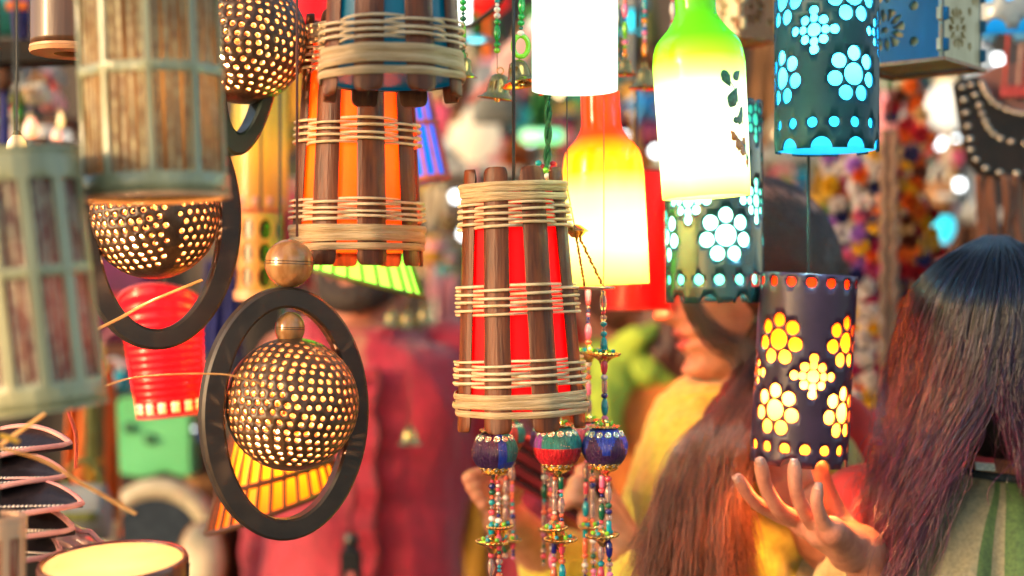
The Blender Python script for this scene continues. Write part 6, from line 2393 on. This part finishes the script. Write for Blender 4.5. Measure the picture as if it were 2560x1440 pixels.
MB().ball((0, 0, .03), (.022, .005, .048), 20).obj('blade', pbr('pale_pink_wood', (.75, .45, .40), rough=.4), o)
# a black cable sagging from the teal lamp to the beads
o = MB().tube([Vector(p) for p in spline([P(1145, 70, 1.5), P(1180, 62, 1.5), P(1215, 38, 1.48), P(1250, 5, 1.46), P(1300, -80, 1.45)], 30)], .0028, 8).obj('black_cable', CORD, None)
tag(o, 'black cable sagging from behind the teal bamboo lamp up to the beads', 'cable')

# green square metal case, low left
o = thing('metal_case', 'blurred mint green square case with two dark knobs, lower left', 'case', P(392, 1085, 2.5))
k = K * 2.5
pts = []
for i in range(40):
    t = i / 39
    pts.append(((-96 + 192 * t) * k, (-88 - 14 * abs(math.sin(t * PI * 1.5))) * k))
poly = pts + [(92 * k, 88 * k), (60 * k, 96 * k), (-60 * k, 96 * k), (-92 * k, 88 * k)]
MB().prism(poly, -.03, .03).obj('case_body', pbr('mint_enamel', W(110, 205, 140), W(85, 180, 115), scale=8, rough=.35, coat=.3), o, smooth=False, bevel=.004)
for x, z in ((-58, 20), (-8, -8)):
    MB().lathe([(0, .012), (.008, .011), (.010, .006), (.011, 0), (0, 0)], 18).obj('knob', pbr('green_knob%d' % x, (.05, .20, .10), rough=.4), o).matrix_local = Matrix.Translation((x * k, -.03, z * k)) @ Matrix.Rotation(PI / 2, 4, 'X')
MB().tube([(.05 * math.cos(q), 0, 96 * k + .03 * math.sin(q)) for q in (PI * j / 14 for j in range(15))], .004, 8).obj('handle', BLK, o)

# round cream framed mirror, low left
o = thing('round_mirror', 'blurred round mirror in a cream padded frame at the bottom left', 'mirror', P(400, 1350, 2.4))
k = K * 2.4
MB().tube([(128 * k * math.cos(q), 0, 128 * k * math.sin(q)) for q in (2 * PI * j / 64 for j in range(64))], .0185, 14, True).obj('frame', pbr('cream_cane_frame', (.55, .50, .36), (.42, .37, .25), scale=60, rough=.5, bump=.4), o, sharp=0)
MB().lathe([(0, -.002), (120 * k, -.002), (120 * k, .002), (0, .002)], 48).obj('glass', pbr('mirror_glass', (.5, .55, .55), rough=.06, metal=1), o).rotation_euler = (PI / 2 + .12, 0, .1)
o = thing('cushion', 'blurred cream cushion leaning beside the round mirror', 'cushion', P(505, 1400, 2.3))
MB().ball((0, 0, 0), (.036, .03, .06), 24).obj('cushion_cover', gmat('cream'), o, sharp=0)
MB().tube([(.037 * math.cos(q), 0, .061 * math.sin(q)) for q in (2 * PI * j / 40 for j in range(40))], .003, 6, True).obj('piping', gmat('tan'), o, sharp=0)
o = thing('saddle_bag', 'dark brown scalloped leather saddle bag behind the round mirror', 'bag', P(420, 1270, 2.65))
k = K * 2.65
poly = [((-150 + 300 * i / 30) * k, (60 + 30 * math.sin(PI * i / 30) - 10 * abs(math.sin(i * .9))) * k) for i in range(31)] + [(160 * k, -150 * k), (-160 * k, -150 * k)]
MB().prism(poly, -.02, .02).obj('bag_body', pbr('dark_brown_leather', (.06, .022, .012), rough=.4, bump=.2), o, smooth=False, bevel=.004)
MB().tube([(.10 * math.cos(q), -.005, .06 + .12 * math.sin(q)) for q in (PI * j / 20 for j in range(21))], .006, 8).obj('handle', BLEA, o)

# glowing trinkets, top left, in the gap beside the big shade
for x, y, d, col, s, w, h, lab in ((78, 318, 1.9, (1, .20, .02), .45, 17, 30, 'orange red glass drop lamp above the open tilted shade'), (152, 300, 1.9, (1, .50, .03), .40, 8, 22, 'slim yellow glass drop lamp touching the big pale shade'),
                                   (142, 338, 1.9, (1, .16, .02), .42, 13, 20, 'small red glass drop lamp just under the slim yellow one'), (42, 362, 1.15, (1, .52, .03), .36, 26, 30, 'yellow glass drop lamp rising out of the open tilted shade')):
    o = thing('drop_lamp', lab, 'lamp', P(x, y, d), group='glass drop lamps')
    k = K * d
    MB().lathe([(0, -h * k), (w * k * .6, -h * k * .85), (w * k, -h * k * .3), (w * k * .85, h * k * .3), (w * k * .35, h * k * .85), (0, h * k)], 20).obj('glass_drop', glow('drop%d' % x, col, s), o, sharp=0)
    MB().lathe([(0, h * k * .8), (w * k * .42, h * k * .8), (w * k * .3, h * k * 1.15), (0, h * k * 1.2)], 16).obj('cap', BRASS, o)
    MB().tube([(0, 0, h * k), (0, 0, CEIL - o.location.z)], .0008, 5).obj('wire', CORD, o)

# three brass bells and one more in front of the man
for x, y, lab in ((980, 815, 'left of the three small bells at the shoulder of the crimson shirt'), (1018, 818, 'middle of the three small bells at the shoulder of the crimson shirt'), (1062, 808, 'right of the three small bells at the shoulder of the crimson shirt'), (1024, 1108, 'single small bell lower down in front of the crimson shirt')):
    d = 1.95
    o = thing('hanging_bell', 'blurred shiny ' + lab, 'bell', P(x, y, d), group='small bells on threads before the crimson shirt')
    put('bell_body', BELL, o, Matrix.Scale(1.05, 4))
    put('clapper', CLAP, o, Matrix.Scale(1.05, 4))
    MB().tube([(0, 0, .026), (0, 0, CEIL - o.location.z)], .0005, 5).obj('thread', STRN, o)

# string of bare bulbs across the lane
BW, BWW = glow('cool_fairy_bulb', (.90, .97, 1), 2.2), glow('warm_fairy_bulb', (1, .62, .28), 2.4)
spots = [(1140, 492, 3.4, 0), (1160, 585, 3.3, 0), (1322, 352, 3.6, 0), (1215, 278, 3.7, 0), (1270, 300, 3.9, 1), (1640, 378, 3.0, 0), (472, 1072, 2.5, 0), (1560, 330, 3.6, 0), (2350, 358, 3.2, 0), (2390, 355, 3.25, 0), (2368, 490, 3.2, 0), (2398, 462, 3.25, 0),
         (2460, 175, 3.0, 0), (2492, 150, 3.05, 0), (2330, 480, 3.3, 0), (1095, 650, 3.7, 1), (1108, 560, 3.9, 1), (1130, 250, 3.9, 1), (655, 290, 3.2, 1), (690, 430, 3.2, 1), (1910, 250, 3.6, 1), (1945, 330, 3.8, 1), (20, 222, 2.8, 0), (36, 218, 2.9, 0), (60, 178, 2.9, 0), (1400, 230, 3.9, 1), (1612, 60, 2.9, 0), (2225, 200, 3.4, 1),
         (1180, 1090, 3.2, 0), (1100, 870, 3.6, 0)]
for i, (x, y, d, w) in enumerate(spots):
    o = thing('fairy_bulb', '', 'bulb', P(x, y, d), group='bare bulbs strung across the lane')
    r = .011
    MB().lathe([(0, -r), (r * .6, -r * .8), (r, -r * .1), (r * .8, r * .6), (r * .4, r), (0, r)], 14).obj('glass', BWW if w else BW, o, sharp=0)
    MB().lathe([(0, r * .9), (r * .5, r * .9), (r * .5, r * 2), (0, r * 2)], 10).obj('cap', CORD, o)
    MB().tube([(0, 0, r * 1.9), (0, 0, 3.0 - o.location.z)], .001, 5).obj('wire', CORD, o)
BL = ['left of the middle shelf, over the shelf leg', 'left of the red bamboo lamp, below the shelf', 'beside the black flex under the bells', 'below the left bell', 'between the black flex and the orange bag', 'close to the left edge of the green bottle body', 'by the right foot of the red film shade', 'right of the amber neck', 'on the grey scarf, upper left', 'on the grey scarf, upper right', 'on the grey scarf, lower middle', 'on the grey scarf, lower right',
      'on the white bag near the studded bag, lower', 'on the white bag near the studded bag, upper', 'left of the grey shelf', 'right foot side of the orange bamboo lamp', 'right of the orange bamboo lamp, mid height', 'right of the small blue lamp', 'in the gold weave, upper', 'in the gold weave, lower', 'left edge of the cyan lamp', 'under the white shelf by the cyan lamp', 'left corner under the shelf bar, outer', 'left corner under the shelf bar, inner', 'directly under the shelf bar', 'right under the white glass cylinder', 'high among the mixed bead strings', 'under the blue box lantern', 'left of the plum thread ball', 'right shoulder of the crimson shirt']
bs = [q for q in bpy.data.objects if q.name.startswith('fairy_bulb')]
for q, t, sp in zip(sorted(bs, key=lambda q: q.name), BL, spots):
    q['label'] = ('warm' if sp[3] else 'cool white') + ' bare bulb ' + t
# wire the bulbs hang from
o = MB().tube([(-3.5, 3.3, 3.05), (0, 3.4, 3.0), (3.5, 3.3, 3.05)], .006, 8)
for y in (2.5, 2.8, 3.0, 3.6, 3.9):
    o.tube([(-3.5, y, 3.0), (3.5, y, 3.0)], .004, 6)
tag(o.obj('overhead_wires', CORD, None), 'black wires across the lane that the bare bulbs hang from', 'wires')

# =========================================================== light, sky, camera
w = bpy.data.worlds.new('World')
SC.world = w
w.use_nodes = True
nt = w.node_tree
sky = nt.nodes.new('ShaderNodeTexSky')
sky.sky_type = 'NISHITA'
sky.sun_disc = False
sky.dust_density = 1.5
sky.ozone_density = 1
sky.air_density = 1
SUN_EL, SUN_ROT = math.radians(9), math.radians(238)
sky.sun_elevation = SUN_EL
sky.sun_rotation = SUN_ROT
bg = nt.nodes['Background']
bg.inputs['Strength'].default_value = .108
nt.links.new(sky.outputs[0], bg.inputs['Color'])
sl = bpy.data.lights.new('warm_fill_sun', 'SUN')  # added warm light standing in for unseen lamps in front of the stall
sl.energy = .9
sl.angle = math.radians(12)
sl.color = (1, .64, .38)
so = bpy.data.objects.new('warm_fill_sun', sl)
COL.objects.link(so)
dirv = Vector((math.sin(SUN_ROT) * math.cos(SUN_EL), math.cos(SUN_ROT) * math.cos(SUN_EL), math.sin(SUN_EL)))
so.rotation_euler = dirv.to_track_quat('Z', 'Y').to_euler()

cd = bpy.data.cameras.new('camera')
cd.lens = 50
cd.sensor_width = 36
cd.clip_start = .02
cd.clip_end = 400
cd.dof.use_dof = True
cd.dof.focus_distance = 1.18
cd.dof.aperture_fstop = 2.6
co = bpy.data.objects.new('camera', cd)
co.location = (0, 0, 1.5)
co.rotation_euler = (PI / 2, 0, 0)
COL.objects.link(co)
SC.camera = co
SC.view_settings.view_transform = 'Standard'
SC.view_settings.look = 'None'
SC.view_settings.exposure = 2.0
SC.view_settings.gamma = 1
cy = SC.cycles
cy.use_denoising = True
cy.max_bounces = 7
cy.diffuse_bounces = 4
cy.glossy_bounces = 3
cy.transmission_bounces = 6
cy.transparent_max_bounces = 8
cy.sample_clamp_indirect = 4
cy.caustics_reflective = False
cy.caustics_refractive = False
